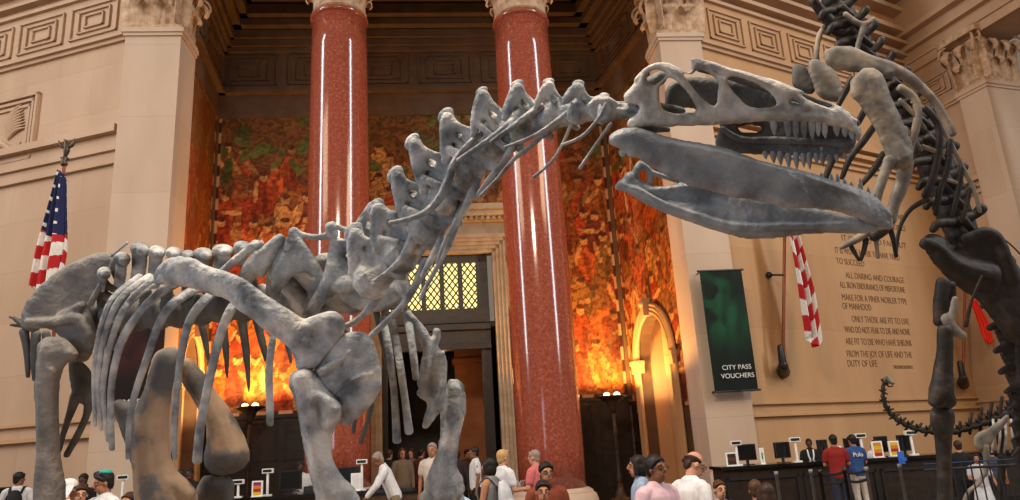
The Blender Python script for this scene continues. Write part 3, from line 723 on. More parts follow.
# ---- banners
def banner(W, s0, s1, z0, z1, words, label, base, cat='banner', tz=.22, ty=None, t=-.35, mt='painted'):
    m4 = W.m @ Matrix.Translation((0, t, 0)); nx, nz = 40, 80; vs = []; fs = []; cl = []
    rg = np.random.RandomState(5); X, Y = np.meshgrid(np.linspace(0, 1, nx), np.linspace(0, 1, nz))
    f = np.zeros(X.shape)
    for _ in range(16):
        a = rg.rand()*6.28; k = 4+rg.rand()*26; f += np.sin((X*.6*math.cos(a)+Y*math.sin(a))*k+rg.rand()*6+f*2)/4
    g = np.clip(.35+.35*f, 0, 1)*np.clip((Y-.22)*3, 0, 1); g *= .35+.9*np.exp(-(((X-.55)/.35)**2+((Y-.62)/.32)**2))
    for j in range(nz):
        for i in range(nx):
            x = s0+(s1-s0)*X[j, i]; z = z0+(z1-z0)*Y[j, i]; vs.append((x, .02*math.sin(X[j, i]*9+Y[j, i]*2)*(1-Y[j, i]), z))
    th = len(vs); vs += [(v[0], v[1]+.012, v[2]) for v in vs]
    for j in range(nz-1):
        for i in range(nx-1):
            a = j*nx+i; fs.append((a, a+1, a+nx+1, a+nx)); fs.append((th+a, th+a+nx, th+a+nx+1, th+a+1))
    ring = [i for i in range(nx)]+[j*nx+nx-1 for j in range(1, nz)]+[(nz-1)*nx+i for i in range(nx-2, -1, -1)]+[j*nx for j in range(nz-2, 0, -1)]
    for a, b in zip(ring, ring[1:]+ring[:1]): fs.append((a, th+a, th+b, b))
    r = thing('banner', m4 @ Vector(((s0+s1)/2, 0, z0)), label, cat)
    mb = MB().add(vs, fs); o = obj('cloth', mb, MAT['painted'], r, M=m4)
    at = o.data.color_attributes.new('paint', 'FLOAT_COLOR', 'POINT'); C = np.ones((len(vs), 4)); gg = g.ravel(); gg = np.concatenate([gg, gg])
    for c in range(3): C[:, c] = base[0][c]+(base[1][c]-base[0][c])*gg
    at.data.foreach_set('color', C.ravel())
    wh = MAT['white']; mbt = MB()
    for k, wd in enumerate(words):
        h = (s1-s0)*(.15 if len(wd) > 5 else .15); tm = text_mesh(wd, h, m4 @ Matrix.Translation(((s0+s1)/2+(s1-s0)*.06, -.035, z0+(z1-z0)*(ty or .17)-k*h*1.25)), align='CENTER'); obj('lettering', tm, wh, r)
    for z in (z0, z1):
        rod = MB().tube([m4 @ Vector((s0-.05, .01, z)), m4 @ Vector((s1+.05, .01, z))], [.03, .03], n=8)
        for x in (s0+.05, s1-.05): rod.tube([m4 @ Vector((x, .01, z)), W.m @ Vector((x, .0, z))], [.02, .02], n=6)
        obj('rod', rod, MAT['black'], r)
    return r
b0, bz1 = FC.hit(703, 271, -.35); b1, _ = FC.hit(745, 273, -.35); _, bz0 = FC.hit(733, 391, -.35)
b1b = FC.hit(755, 390, -.35)[0]; b0b = FC.hit(711, 390, -.35)[0]
banner(FC, (b0+b0b)/2, (b1+b1b)/2, bz0, bz1, ['CITY PASS', 'VOUCHERS'], 'dark green CITY PASS VOUCHERS banner hanging on the right pilaster', ((.004, .008, .006), (.008, .085, .036)))
la, lz1 = FC.hit(108, 318, -.35); lb_, lz0 = FC.hit(160, 408, -.35)
banner(FC, la, lb_, lz0, lz1, ['ADMISSION'], 'dark maroon ADMISSION banner on the left pilaster behind the ribs', ((.008, .004, .004), (.05, .01, .008)), ty=.045)
# ---- torcheres
def torchere(px, py, t, label):
    W = fac(t); s, z = W.hit(px, py); c = W.m @ Vector((s, 0, 0))
    r = thing('torchere', c, label, 'floor lamp', 'bronze uplighter lamps in the alcove')
    obj('base', MB().lathe([(.42, 0), (.42, .08), (.3, .16), (.2, .22), (.12, .4), (.07, .6)], c, 24), MAT['bronze'], r, smooth=True)
    obj('pole', MB().lathe([(.06, .5), (.09, .8), (.05, .95), (.05, z-1.2), (.09, z-1.1), (.05, z-.95), (.05, z-.45)], c, 16), MAT['bronze'], r, smooth=True)
    obj('bowl', MB().lathe([(.05, z-.5), (.10, z-.42), (.16, z-.28), (.22, z-.12), (.42, z-.02), (.50, z+.02), (.44, z+.04), (.25, z-.06), (.05, z-.1)], c, 24), MAT['bronze'], r, smooth=True)
    glow = MAT.get('lamp_glow') or plain('lamp_glow', (1, .8, .4), .5, emit=(1, .62, .22), es=14)
    for k in (-.16, .16): obj('bulb', MB().ell(c+Vector((k, 0, z+.07)), (.1, .1, .08), 10), glow, r, smooth=True)
    l = bpy.data.lights.new('torchere_light', 'SPOT'); l.spot_size = math.radians(172); l.spot_blend = .25; l.energy = 1500; l.color = (1, .50, .12); l.shadow_soft_size = .12
    o = bpy.data.objects.new('torchere_light', l); COL.objects.link(o); o.location = c+Vector((0, 0, z+.2)); o.rotation_euler = (math.pi, 0, 0)
torchere(250, 408, TB-1.5, 'bronze uplighter lamp glowing behind the ribs, left of the left granite column')
torchere(612, 397, TB-1.9, 'bronze uplighter lamp glowing between the right granite column and the arched niche')
# niche lamps
for W, s in ((RW, (rs0+rs1)/2), (LW, (ls0+ls1)/2)):
    l = bpy.data.lights.new('niche_light', 'SPOT'); l.spot_size = math.radians(165); l.spot_blend = .4; l.energy = 300; l.color = (1, .66, .30); l.shadow_soft_size = .3
    o = bpy.data.objects.new('niche_light', l); COL.objects.link(o); o.location = W.m @ Vector((s, .25, rz-2.9)); o.rotation_euler = (math.pi, 0, 0)
l = bpy.data.lights.new('vestibule_light', 'POINT'); l.energy = 30; l.color = (1, .55, .25); l.shadow_soft_size = .3
o = bpy.data.objects.new('vestibule_light', l); COL.objects.link(o); o.location = BW.m @ Vector(((IX0+IX1)/2, 2.5, 4.5))
BR = .0016
# ================================================================== THE GREY SKELETON IN FRONT
G = MAT['bone_grey']; SK = MAT['bone_skull']; JW = MAT['bone_jaw']
LAT = Vector((.05, 1, 0)).normalized()        # from the near side of the animal to its far side
def shift(mb, v): mb.v = [tuple(Vector(p)+v) for p in mb.v]; return mb
base = P(250, 440, 5.4); base.z = .3
D1 = thing('dinosaur_skeleton', base, 'large grey mounted dinosaur skeleton with long neck and toothy open jaws across the hall', 'skeleton')
DS = 3.6
# ---- skull
outl = [(629,126),(629,119),(637,113),(640,106),(632,104),(624,100),(624,93),(630,88),(635,82),(637,76),(645,68),(656,63),(668,62),(678,67),(684,71),(691,73),(690,64),(692,58),(698,57),(707,60),(720,64),(735,69),(755,75),(775,81),(795,89),(819,97),(841,107),(853,116),(859,126),(861,137),(857,134),(845,128),(830,125),(810,122),(790,121),(770,121),(757,121),(745,122),(725,124),(700,125),(680,126),(660,127),(648,125),(636,129)]
H1 = [(646,77),(649,71),(657,68.5),(664,71),(667,75),(661,81),(655,86),(648,83)]
H1b = [(668,77),(676,80),(687,92),(696,106),(697,112),(688,113),(676,114),(665,111),(660,105),(660,93),(659,87)]
H2 = [(678,69),(684,73),(692,76),(697,70),(706,71),(714,77),(719,84),(717,93),(718,102),(714,107),(705,101),(697,92),(689,82),(682,76)]
H3 = [(709,63.5),(717,66),(730,71),(742,75),(735,76.5),(722,74),(713,70)]
H4 = [(727,77),(740,77),(755,82),(768,90),(777,99),(778,106),(770,109),(757,109),(745,105),(736,97),(729,87)]
H5 = [(788,101),(794,97),(803,100),(800,105),(792,106)]
H6 = [(797,91),(808,93.5),(822,98),(838,108),(830,108),(815,103.5),(803,98)]
mb = MB(); mb.plate(outl, lambda x, y: DS+.10*abs((x-740)/120.)**2*(1 if x > 740 else .4), .045, R=7, holes=[H1, H1b, H2, H4, H5, H6, H3], g=1, dents=[(728,100,7,9,.4),(812,112,18,4,.3),(650,98,6,6,.35)])
# raised ridges and rims
def sd(x): return DS+.10*abs((x-740)/120.)**2*(1 if x > 740 else .4)
def rim(pts, dz=.02): mb.pt([(x, y, w, sd(x)-dz) for x, y, w in pts], smooth=3)
rim([(632,122,9),(645,121,7),(665,122,6),(690,121,7),(715,120,7),(745,118,6),(775,117,6),(810,118,6),(845,123,7)])
rim([(637,80,7),(645,71,6),(656,66,6),(668,66,6),(680,76,8),(692,92,7),(704,106,6),(716,110,5)])
rim([(722,76,5),(723,90,5),(720,103,7),(730,107,8),(745,112,6),(765,114,5)]); rim([(722,80,5),(732,95,7),(745,109,7)])
rim([(692,60,5),(702,61,5),(722,70,5),(740,74,5),(765,82,5),(790,93,5),(800,100,5),(830,112,6),(855,122,6)])
rim([(642,86,8),(647,98,9),(646,110,8),(638,120,9)]); rim([(656,86,4),(661,82,3),(668,76,3)])
rim([(783,90,5),(783,100,6),(779,109,6)])
mb.blob(631, 97, 8, 8, sd(630)+.08, .07); mb.blob(633, 124, 7, 6, sd(633)+.03, .05)
skull = solid('skull', mb, SK, D1, vox=.0065, rough=BR, it=3)
# far side of the skull, lower in view because the head is seen from beneath
fo = [(684,76),(700,78),(725,80),(760,84),(790,98),(830,116),(854,126),(858,138),(852,152),(838,157),(820,158),(790,155),(765,154),(745,153),(728,151),(715,146),(718,134),(722,124),(705,116),(690,112),(672,112),(664,103),(666,86)]
f2 = MB(); f2.plate(fo, lambda x, y: DS+.30-.14*max(0, (x-760)/100.), .035, R=6, holes=[[(676,108),(690,106),(700,110),(690,116)], [(735,126),(750,124),(765,127),(758,133),(742,134)]], g=1.3)
f2.pt([(722,128,5,DS+.22),(740,139,7,DS+.22),(775,140,8,DS+.2),(815,142,8,DS+.14),(850,144,8,DS+.12)])
# roof of the snout joins both sides
f2.pt([(640,90,16,DS+.15),(660,78,14,DS+.16)], dr=1.6); f2.pt([(700,68,8,DS+.14),(740,78,8,DS+.14),(790,94,9,DS+.14),(835,112,10,DS+.14),(852,126,12,DS+.13)], dr=2.6)
f2.pt([(632,100,13,DS+.13),(650,108,16,DS+.16),(680,112,12,DS+.18)])
f2.pt([(640,128,5,DS+.1),(655,129,7,DS+.1),(668,130,6,DS+.12)]); 
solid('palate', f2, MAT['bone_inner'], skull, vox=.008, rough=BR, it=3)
def tooth(name, x, y, w, h, d, lean, mat, par, up=1):
    m = MB(); k = 1 if up > 0 else -1
    m.pt([(x, y-k*3, w, d), (x+lean*.4, y+k*h*.45, w*.85, d), (x+lean, y+k*h, w*.18, d)], dr=.7, n=8); return obj(name, m, mat, par, smooth=True)
for x, y, h in ((773,120,14),(787,120,17),(795,121,18),(803,121,16),(811,121,17),(817,122,13),(824,123,14),(836,124,11),(844,126,10),(851,129,9),(857,132,8)):
    tooth('tooth', x, y, 8.0, h+1, sd(x)-.012, 1.5, G, skull)
for x, y, h in ((765,150,8),(773,152,10),(780,152,12),(788,153,14),(796,153,15),(803,152,14),(809,151,17),(816,151,12),(822,151,14),(829,150,14),(836,149,12),(844,146,11),(850,143,9)):
    tooth('tooth', x, y, 7.2, h+1, DS+.28-.14*max(0, (x-760)/100.), 1, JW, skull)
# ---- lower jaw
up_ = [(609,138),(614,133),(620,130),(630,128),(645,131),(665,138),(690,143),(712,145),(725,148),(745,155),(757,159),(779,165),(801,170),(823,178),(841,183),(858,188),(871,194),(882,203),(888,212),(893,221),(892,229),(880,229),(867,222),(849,214),(832,210),(810,208),(783,208),(768,203),(750,200),(735,197),(713,191),(691,186),(671,178),(653,167),(639,156),(630,157),(625,150),(611,144)]
jd = lambda x, y: DS-.02+.16*max(0, (x-800)/90.)
mb = MB(); mb.plate(up_, jd, .05, R=11, g=1.2, dents=[(700,160,40,4,.25)])
mb.pt([(618,136,9,DS-.03),(660,144,7,DS-.05),(710,152,6,DS-.055),(760,164,6,DS-.055),(820,183,8,DS-.03),(865,200,9,DS+.08),(886,215,11,DS+.12)])
mb.pt([(660,165,5,DS-.03),(700,178,6,DS-.04),(745,190,6,DS-.04),(790,200,6,DS-.04),(850,208,7,DS+.04)])
mb.blob(615, 140, 6, 6, DS, .05); mb.blob(623, 152, 4, 5, DS+.03, .03)
jaw = solid('lower_jaw', mb, JW, D1, vox=.007, rough=BR, it=3)
lo = [(614,189),(617,184),(623,180),(628,172),(634,174),(641,181),(652,187),(670,186),(690,181),(705,182),(722,187),(735,195),(762,202),(790,206),(830,210),(850,215),(872,221),(886,226),(872,233),(840,233),(800,235),(770,238),(745,238),(720,232),(700,225),(680,219),(660,211),(645,203),(634,196),(625,191)]
ld = lambda x, y: DS+.36-.26*max(0, (x-640)/250.)
mb = MB(); mb.plate(lo, ld, .045, R=9, g=1.2, dents=[(672,196,26,7,.65),(700,198,24,8,.65)])
mb.pt([(620,186,7,DS+.33),(640,192,8,DS+.3),(665,205,8,DS+.27),(700,217,8,DS+.24),(740,227,9,DS+.2),(800,226,8,DS+.14),(860,225,8,DS+.1)])
mb.pt([(632,186,6,DS+.35),(637,170,7,DS+.35),(640,163,5,DS+.36)]); mb.pt([(640,163,5,DS+.36),(650,172,7,DS+.36),(650,184,5,DS+.36)]); mb.pt([(650,172,6,DS+.36),(668,178,5,DS+.36),(685,184,4,DS+.34)])
mb.blob(881, 224, 9, 7, DS+.14, .06)
solid('far_jaw_branch', mb, JW, jaw, vox=.007, rough=BR, it=3)
for x, y, h in ((822,178,5),(832,180,6),(838,181,7),(845,184,6),(852,187,5),(861,190,12),(869,196,9),(876,200,6)):
    tooth('tooth', x, y, 5, h, jd(x, y)+.02, -1, JW, jaw, up=-1)
# ---- neck vertebrae
NV = [(622,112,603,96,34,3.75),(590,112,577,84,38,3.9),(563,116,547,82,40,4.05),(535,124,516,85,42,4.15),(506,138,480,92,44,4.3),(478,158,444,116,46,4.4),(456,185,411,143,48,4.5),(437,214,394,176,50,4.6),(414,240,374,208,52,4.7),(384,268,352,232,54,4.85)]
for i, (cx, cy, tx, ty, s, d) in enumerate(NV):
    n0 = NV[max(i-1, 0)]; n1 = NV[min(i+1, len(NV)-1)]
    t = Vector((n1[0]-n0[0], n1[1]-n0[1])); t.normalize(); u = Vector((tx-cx, ty-cy)); L = u.length; u.normalize()
    L0 = (Vector((NV[i+1][0], NV[i+1][1]))-Vector((cx, cy))).length if i < 9 else 34
    q = lambda a, b, w, dd=0: (cx+t.x*a*L0+u.x*b*L, cy+t.y*a*L0+u.y*b*L, w, d+dd)
    mb = MB(); W_ = s*(.66 if i < 5 else .80)
    mb.pt([q(-.52, .0, W_*.95), q(-.2, -.02, W_*.72), (q(.2, -.02, W_*.75)), q(.46, 0, W_*1.02)], dr=1.0)        # centrum
    mb.pt([q(-.30, .2, W_*.75), q(0, .35, W_*.55), q(.3, .25, W_*.7)], dr=.9)                          # arch
    mb.pt([q(.05, .3, W_*.42), q(.04, .62, W_*.26), q(-.04, .94, W_*.42)], dr=.6)
    mb.pt([q(-.04, .93, W_*.40), q(.22, .78, W_*.36), q(.40, .52, W_*.42)], dr=.5)                     # spine
    mb.blob(*q(-.05, 1.0, 0)[:2], W_*.27, W_*.17, d, .03, ang=-math.degrees(math.atan2(t.y, t.x)))
    for dz in (-.06, .09):                                                                             # articular wings
        mb.pt([q(-.04, .92, W_*.22, dz*.4), q(.24, .74, W_*.20, dz*.8), q(.56, .48, W_*.28, dz), q(.82, .36, W_*.22, dz)], dr=.6)
        mb.pt([q(-.75, .52, W_*.20, dz), q(-.45, .42, W_*.30, dz), q(-.1, .30, W_*.30, dz*.6)], dr=.7)
        mb.pt([q(.0, .1, W_*.36, dz), q(-.18, -.28, W_*.30, dz*1.4), q(-.28, -.42, W_*.20, dz*1.4)], dr=.7)
    fin = [q(a, b, 0)[:2] for a, b in ((-.42, .15), (-.34, .45), (-.20, .72), (-.22, .98), (-.02, 1.06), (.22, .96), (.52, .74), (.80, .50), (.74, .36), (.50, .46), (.28, .56), (.18, .40), (.36, .12), (.0, .0))]
    mb.plate(fin, d-.055, .024, R=5, g=1, ch=1, holes=[[q(a, b, 0)[:2] for a, b in ((-.20, .24), (-.10, .52), (.02, .66), (.10, .58), (.08, .38), (-.02, .22))]])
    tp_ = [q(a, b, 0)[:2] for a, b in ((-.5, .30), (-.15, .34), (.12, .22), (.02, -.06), (-.10, -.36), (-.30, -.44), (-.36, -.2), (-.6, .05))]
    mb.plate(tp_, d-.07, .022, R=5, g=1, ch=1)
    if i > 4: mb.pt([q(-.04, .9, W_*.18, -.05), q(-.22, .6, W_*.16, -.08), q(-.42, .4, W_*.2, -.08)], dr=.6)
    if 3 < i < 9: mb.pt([q(.5, .5, W_*.2, -.08), q(.3, .1, W_*.28, -.10), q(.1, -.25, W_*.25, -.08)], dr=.6)
    solid('neck_vertebra', mb, G, D1, vox=.0078, rough=BR, it=1)
# neck ribs
for k, pts in enumerate([[(611,124,4),(597,143,3),(580,168,3.5)], [(606,105,5),(596,122,4),(581,137,3.5),(562,145,3)], [(571,125,4),(562,145,3),(551,162,3),(534,177,3.5)], [(576,106,6),(552,124,4),(532,137,4),(505,147,3)],
        [(548,130,6),(530,147,5),(515,158,4.5),(498,178,3.5),(480,196,3)], [(540,107,9),(515,125,6),(491,142,4)], [(515,120,8),(487,141,6),(458,160,4)], [(489,125,6),(470,143,6),(455,160,6),(449,178,9),(437,202,8),(418,216,6),(390,223,4)],
        [(514,140,6),(505,160,7),(490,178,6),(478,194,3)], [(478,180,6),(471,195,9),(461,215,6),(447,238,5),(437,262,3)], [(424,216,20),(416,234,15),(404,256,9),(390,270,5),(374,281,3)], [(457,221,8),(450,240,8),(442,258,5),(432,276,5),(420,298,4)],
        [(425,262,10),(416,284,8),(404,304,7),(388,320,6),(371,336,6)], [(441,240,8),(430,262,7),(422,276,4)]]):
    x = pts[0][0]; d = min(NV, key=lambda n: abs(n[0]-x))[5]-.12
    mb = MB().pt([(a, b, c, d) for a, b, c in pts], n=8); obj('neck_rib', mb, G, D1, smooth=True)
# small ventral processes
for pts in [[(487,158,9),(478,176,11),(470,196,5)], [(468,192,9),(460,214,9),(450,238,4)], [(515,148,6),(500,158,5),(488,150,7)]]:
    obj('neck_process', MB().pt([(a, b, c, 4.45) for a, b, c in pts], n=8), G, D1, smooth=True)
# ---- shoulder region dorsals
DD = 5.15
def dorsal(name, parts, plates=(), d=DD, mat=G):
    mb = MB()
    for p in parts: mb.pt([(a, b, c, d+(e[0] if e else 0)) for a, b, c, *e in p], dr=.8)
    for pl in plates: mb.plate(pl[0], d+pl[1], .05, R=7, g=1.2, holes=pl[2] if len(pl) > 2 else ())
    return solid(name, mb, mat, D1, vox=.011, rough=BR, it=3)
dorsal('back_vertebra', [[(334,241,10),(334,252,12),(333,270,16),(324,290,15),(312,310,13),(303,324,12)], [(334,241,9),(345,241,6),(359,235,6),(366,246,7),(372,262,9)], [(340,285,18),(358,281,16),(374,279,12)]],
       [([(330,240),(345,243),(358,237),(366,248),(373,268),(374,283),(352,288),(338,290),(330,300),(322,292),(328,265)], .03, [[(343,254),(352,252),(361,257),(364,265),(358,269),(351,267),(350,262)]])])
dorsal('back_vertebra', [[(294,231,11),(294,242,12),(287,258,14),(277,276,13),(275,300,11)], [(295,240,14),(305,252,12),(316,270,12),(322,280,10)], [(296,232,7),(308,236,6),(320,237,6),(332,234,7)], [(331,226,13),(334,236,10)]],
       [([(288,236),(300,236),(306,252),(318,268),(326,278),(316,278),(304,272),(292,276),(284,288),(272,296),(271,272),(280,250)], .02, [])])
dorsal('back_vertebra', [[(281,239,12),(268,248,10),(252,262,12),(242,282,12)], [(276,246,9),(266,262,9),(262,276,6)]], [([(278,238),(286,244),(276,256),(268,272),(258,274),(248,286),(240,280),(244,264),(256,250)], .03, [])])
dorsal('back_vertebra', [[(253,246,10),(238,258,9),(222,272,9),(212,282,8)], [(262,243,8),(246,252,7)]])
dorsal('back_vertebra', [[(372,205,9),(366,215,10),(360,228,12),(368,243,14),(380,258,16)], [(352,232,8),(366,231,7),(381,238,8),(386,250,9)], [(340,228,7),(334,226,7),(350,231,6)]], d=DD-.15)
dorsal('back_vertebra', [[(362,240,7),(374,248,13),(385,257,16),(384,275,14),(375,300,10),(360,318,7),(346,326,5)], [(385,250,13),(399,247,12),(404,238,8)]], d=DD-.2)
dorsal('back_vertebra', [[(300,262,30),(318,282,30),(336,296,26)], [(322,262,18),(344,262,20),(372,262,20)]], d=DD+.22)
dorsal('back_vertebra', [[(352,290,30),(372,298,30),(392,290,30)], [(362,225,14),(378,244,20),(392,262,26)]], d=DD+.15)
dorsal('back_vertebra', [[(270,262,22),(286,282,22),(300,296,22)]], d=DD+.25)
# dark centra of the trunk
n = 14
for k in range(n):
    t = k/(n-1); x = 105+t*275; y = 318-28*t**1.6-3*math.sin(t*3.1); mb = MB(); dx = 275/(n-1)*.5
    s = 34 if t < .8 else 40
    s *= 1.15 if t > .6 else 1
    mb.pt([(x-dx*.95, y, s, 5.75-.35*t), (x-dx*.4, y, s*.74, 5.75-.35*t), (x+dx*.4, y, s*.74, 5.75-.35*t), (x+dx*.95, y-1, s, 5.75-.35*t)], smooth=2, n=14)
    mb.pt([(x, y-8, 14, 5.7-.35*t), (x-2, y-24, 12, 5.65-.35*t)])
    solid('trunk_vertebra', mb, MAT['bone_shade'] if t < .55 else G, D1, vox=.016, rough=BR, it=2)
# spines along the back
for x, y, w, yb in ((122,256,12,285),(140,246,15,286),(156,249,15,286),(174,250,13,280),(188,253,10,278),(203,251,17,272),(223,247,19,272),(243,244,15,262),(256,243,11,262),(104,270,10,290)):
    mb = MB(); mb.pt([(x, y+4, w*1.05, 5.45), (x-1, (y+yb)/2, w*.95, 5.5), (x-3, yb, w*1.0, 5.55)], dr=.5); mb.blob(x, y+3, w*.60, 7, 5.45, .07)
    mb.blob(x+w*.2, y+5, w*.35, 5, 5.4, .05)
    solid('back_spine', mb, G, D1, vox=.012, rough=BR, it=2)
# ---- ribs, near side
RB = [[(140,276,7),(112,299,6),(99,335,5.5),(94,375,5),(95,426,4)], [(150,276,8),(120,299,7),(104,338,6.5),(98,382,6),(101,430,4)], [(165,276,8),(129,303,7),(111,342,7),(103,390,6),(108,441,4.5)], [(178,282,10),(146,305,8),(121,344,8),(111,392,7.5),(112,449,6)],
      [(205,284,10),(176,301,10),(160,322,9),(147,358,8),(135,394,7),(129,425,6.5),(128,458,5)], [(222,286,9),(206,299,10),(190,320,9),(182,350,8),(177,390,7),(174,435,6.5),(175,459,5)], [(248,290,9),(233,306,10),(222,330,9.5),(214,360,9),(206,396,9),(200,430,9.5),(197,461,10)],
      [(276,310,8),(273,336,7),(269,372,8),(270,405,8),(270,424,7)], [(383,318,8),(388,345,8),(394,392,7),(397,441,9)], [(393,322,8),(400,365,8),(405,400,7.5),(409,432,9)], [(407,312,9),(412,345,8),(416,378,7)],
      [(176,268,7),(150,282,6),(130,300,6),(114,322,5)], [(200,270,8),(172,283,7),(150,300,7),(128,326,6),(116,350,5)]]
for p in RB:
    d = 5.05 if p[0][0] < 380 else 5.1
    obj('rib', MB().pt([(a, b, c, d+(.25 if i == 0 else 0)) for i, (a, b, c) in enumerate(p)], dr=.65, n=10, smooth=4), G, D1, smooth=True)
for p in [[(200,318,8),(206,345,6),(208,360,2)], [(222,318,9),(226,350,7),(227,377,2)], [(240,310,10),(246,350,8),(249,391,2)], [(254,308,9),(262,342,8),(268,366,3)], [(279,318,8),(286,338,7),(291,362,3)], [(372,405,5),(368,420,4.5),(361,442,5)], [(355,418,5),(353,432,4)], [(330,318,7),(346,330,5),(362,346,3)],
          [(374,300,7),(380,330,6),(386,360,4)]]:
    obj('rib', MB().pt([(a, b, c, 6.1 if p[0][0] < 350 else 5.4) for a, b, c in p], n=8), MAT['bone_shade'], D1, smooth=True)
# ---- scapula and coracoid
sc_ = [(153,284),(154,273),(162,262),(173,257),(186,257),(197,260),(206,266),(226,271),(244,278),(259,289),(276,301),(295,314),(304,320),(316,316),(326,311),(336,311),(343,318),(345,329),(338,340),(330,352),(319,367),(306,372),(295,369),(295,356),(289,347),(275,336),(262,327),(250,316),(236,309),(226,298),(214,296),(200,290),(185,287),(168,285)]
mb = MB(); mb.plate(sc_, lambda x, y: 4.72+.25*max(0, (250-x)/100.), .055, R=10, g=1.4, dents=[(322,338,12,14,.45)])
mb.pt([(190,272,16,4.86),(230,285,19,4.78),(262,303,18,4.70),(286,322,18,4.67),(302,345,16,4.68)], dr=.6)
solid('shoulder_blade', mb, G, D1, vox=.0105, rough=BR, it=4)
co = [(312,373),(322,358),(333,342),(344,333),(360,330),(371,336),(376,347),(379,360),(382,374),(380,389),(373,402),(361,415),(348,426),(339,424),(334,408),(324,394),(316,384)]
mb = MB(); mb.plate(co, 4.74, .045, R=12, g=1.4, dents=[(341,364,2.5,2.5,.7),(335,395,10,12,.35)]); mb.pt([(322,372,9,4.68),(340,360,7,4.69),(352,350,4,4.70)])
mb.pt([(336,392,2.5,4.685),(352,380,2.5,4.685),(372,374,2.5,4.69)])
solid('coracoid', mb, G, D1, vox=.0105, rough=BR, it=3)
hu = [(288,382),(289,374),(299,368),(311,368),(320,376),(326,388),(336,396),(343,408),(342,418),(335,426),(331,436),(330,450),(334,465),(343,478),(354,487),(358,497),(356,512),(345,522),(324,522),(316,508),(315,490),(309,470),(304,445),(299,420),(295,396),(290,390)]
mb = MB(); mb.plate(hu, 4.72, .075, R=14, g=1.4, dents=[(322,412,4,14,.3)]); mb.pt([(302,378,22,4.66),(310,410,20,4.67),(316,445,20,4.68),(328,480,26,4.70),(340,505,32,4.72)]); mb.pt([(320,395,8,4.64),(334,408,14,4.64),(328,425,8,4.66)])
solid('upper_arm_bone', mb, G, D1, vox=.012, rough=BR, it=4)
mb = MB(); mb.pt([(326,508,18,4.75),(326,560,13,4.75),(330,640,12,4.75),(330,668,18,4.75)]); solid('lower_arm_bone', mb, G, D1, vox=.016, rough=BR)
mb = MB(); mb.pt([(352,500,17,4.7),(350,560,12,4.72),(346,640,11,4.72),(344,668,16,4.72)]); solid('lower_arm_bone', mb, G, D1, vox=.016, rough=BR)
def foot(x, y, d, w):
    for k in range(4):
        b = P(x+(k-1.5)*w*.35, y, d); mb = MB(); e = Vector((b.x+(k-1.5)*.07, b.y-.18, .36)); f = Vector((b.x+(k-1.5)*.10, b.y-.34, .345))
        mb.tube([Vector((b.x, b.y, max(b.z, .5))), e, f], [.05, .042, .02], n=8); obj('toe', mb, G, D1, smooth=True)
foot(338, 672, 4.73, 30)
# far forelimb
fs_ = [(404,311),(411,314),(421,324),(430,336),(433,339),(432,332),(436,327),(441,329),(441,337),(437,348),(443,351),(447,361),(447,378),(446,395),(442,410),(434,419),(428,428),(422,429),(424,418),(428,408),(427,401),(418,397),(416,391),(421,389),(416,384),(419,372),(422,358),(422,346),(416,332),(408,322)]
mb = MB(); mb.plate(fs_, 5.3, .05, R=8, g=1.3); mb.pt([(408,314,7,5.26),(424,335,10,5.25),(427,355,10,5.25),(424,376,9,5.25)]); mb.pt([(443,352,4,5.25),(445,372,4,5.24),(440,395,4,5.24),(430,418,5,5.25)])
solid('shoulder_blade', mb, G, D1, vox=.0105, rough=BR, it=3)
hf = [(449,378),(458,379),(464,386),(466,400),(465,416),(460,435),(455,452),(455,466),(463,478),(464,492),(458,500),(448,506),(430,506),(424,496),(425,482),(431,468),(438,452),(441,432),(440,412),(444,395)]
mb = MB(); mb.plate(hf, 5.45, .08, R=12, g=1.4); mb.pt([(455,390,16,5.4),(452,430,18,5.4),(446,465,22,5.4),(444,490,34,5.4)])
solid('upper_arm_bone', mb, G, D1, vox=.012, rough=BR, it=4)
mb = MB(); mb.pt([(432,500,26,5.45),(434,560,14,5.45),(438,600,14,5.45),(440,630,18,5.45)]); solid('lower_arm_bone', mb, G, D1, vox=.016, rough=BR)
mb = MB(); mb.pt([(455,500,20,5.5),(450,560,12,5.5),(448,600,12,5.5),(446,630,16,5.5)]); solid('lower_arm_bone', mb, G, D1, vox=.016, rough=BR)
foot(443, 626, 5.45, 26)
# ---- pelvis
MATIL = noisy('bone_hip', [(.3, (.13, .125, .12)), (.55, (.20, .185, .17)), (.8, (.34, .29, .24))], 6, rough=.6, bump=1, bscale=14, bdist=.03, detail=12)
il = [(20,326),(21,313),(28,299),(45,281),(62,269),(80,259),(98,253),(110,252),(119,257),(115,266),(106,281),(97,297),(89,305),(93,318),(96,333),(94,348),(88,360),(80,362),(72,352),(62,338),(55,331),(42,327),(30,329)]
mb = MB(); mb.plate(il, 5.6, .05, R=9, g=1.5, dents=[(70,290,18,16,.2)])
mb.pt([(116,258,5,5.54),(108,272,5,5.53),(98,290,6,5.53),(90,304,7,5.53)]); mb.pt([(28,322,8,5.55),(55,322,9,5.53),(78,318,14,5.53),(88,335,12,5.53)]); mb.pt([(60,316,7,5.54),(80,306,8,5.53)])
solid('hip_blade', mb, MATIL, D1, vox=.0115, rough=BR, it=3)
fe = [(38,350),(39,342),(45,337),(56,335),(66,339),(76,349),(79,358),(66,361),(61,372),(58,388),(57,404),(58,430),(60,462),(65,480),(66,520),(62,560),(40,560),(34,520),(34,500),(37,470),(37,440),(36,412),(35,388),(37,366)]
mb = MB(); mb.plate(fe, 5.45, .09, R=14, g=1.6); mb.pt([(50,350,20,5.4),(47,400,21,5.4),(48,450,22,5.4),(49,500,28,5.4),(50,550,30,5.4)]); mb.pt([(45,362,10,5.36),(52,372,9,5.36)]); mb.pt([(58,344,14,5.5),(74,356,12,5.6)])
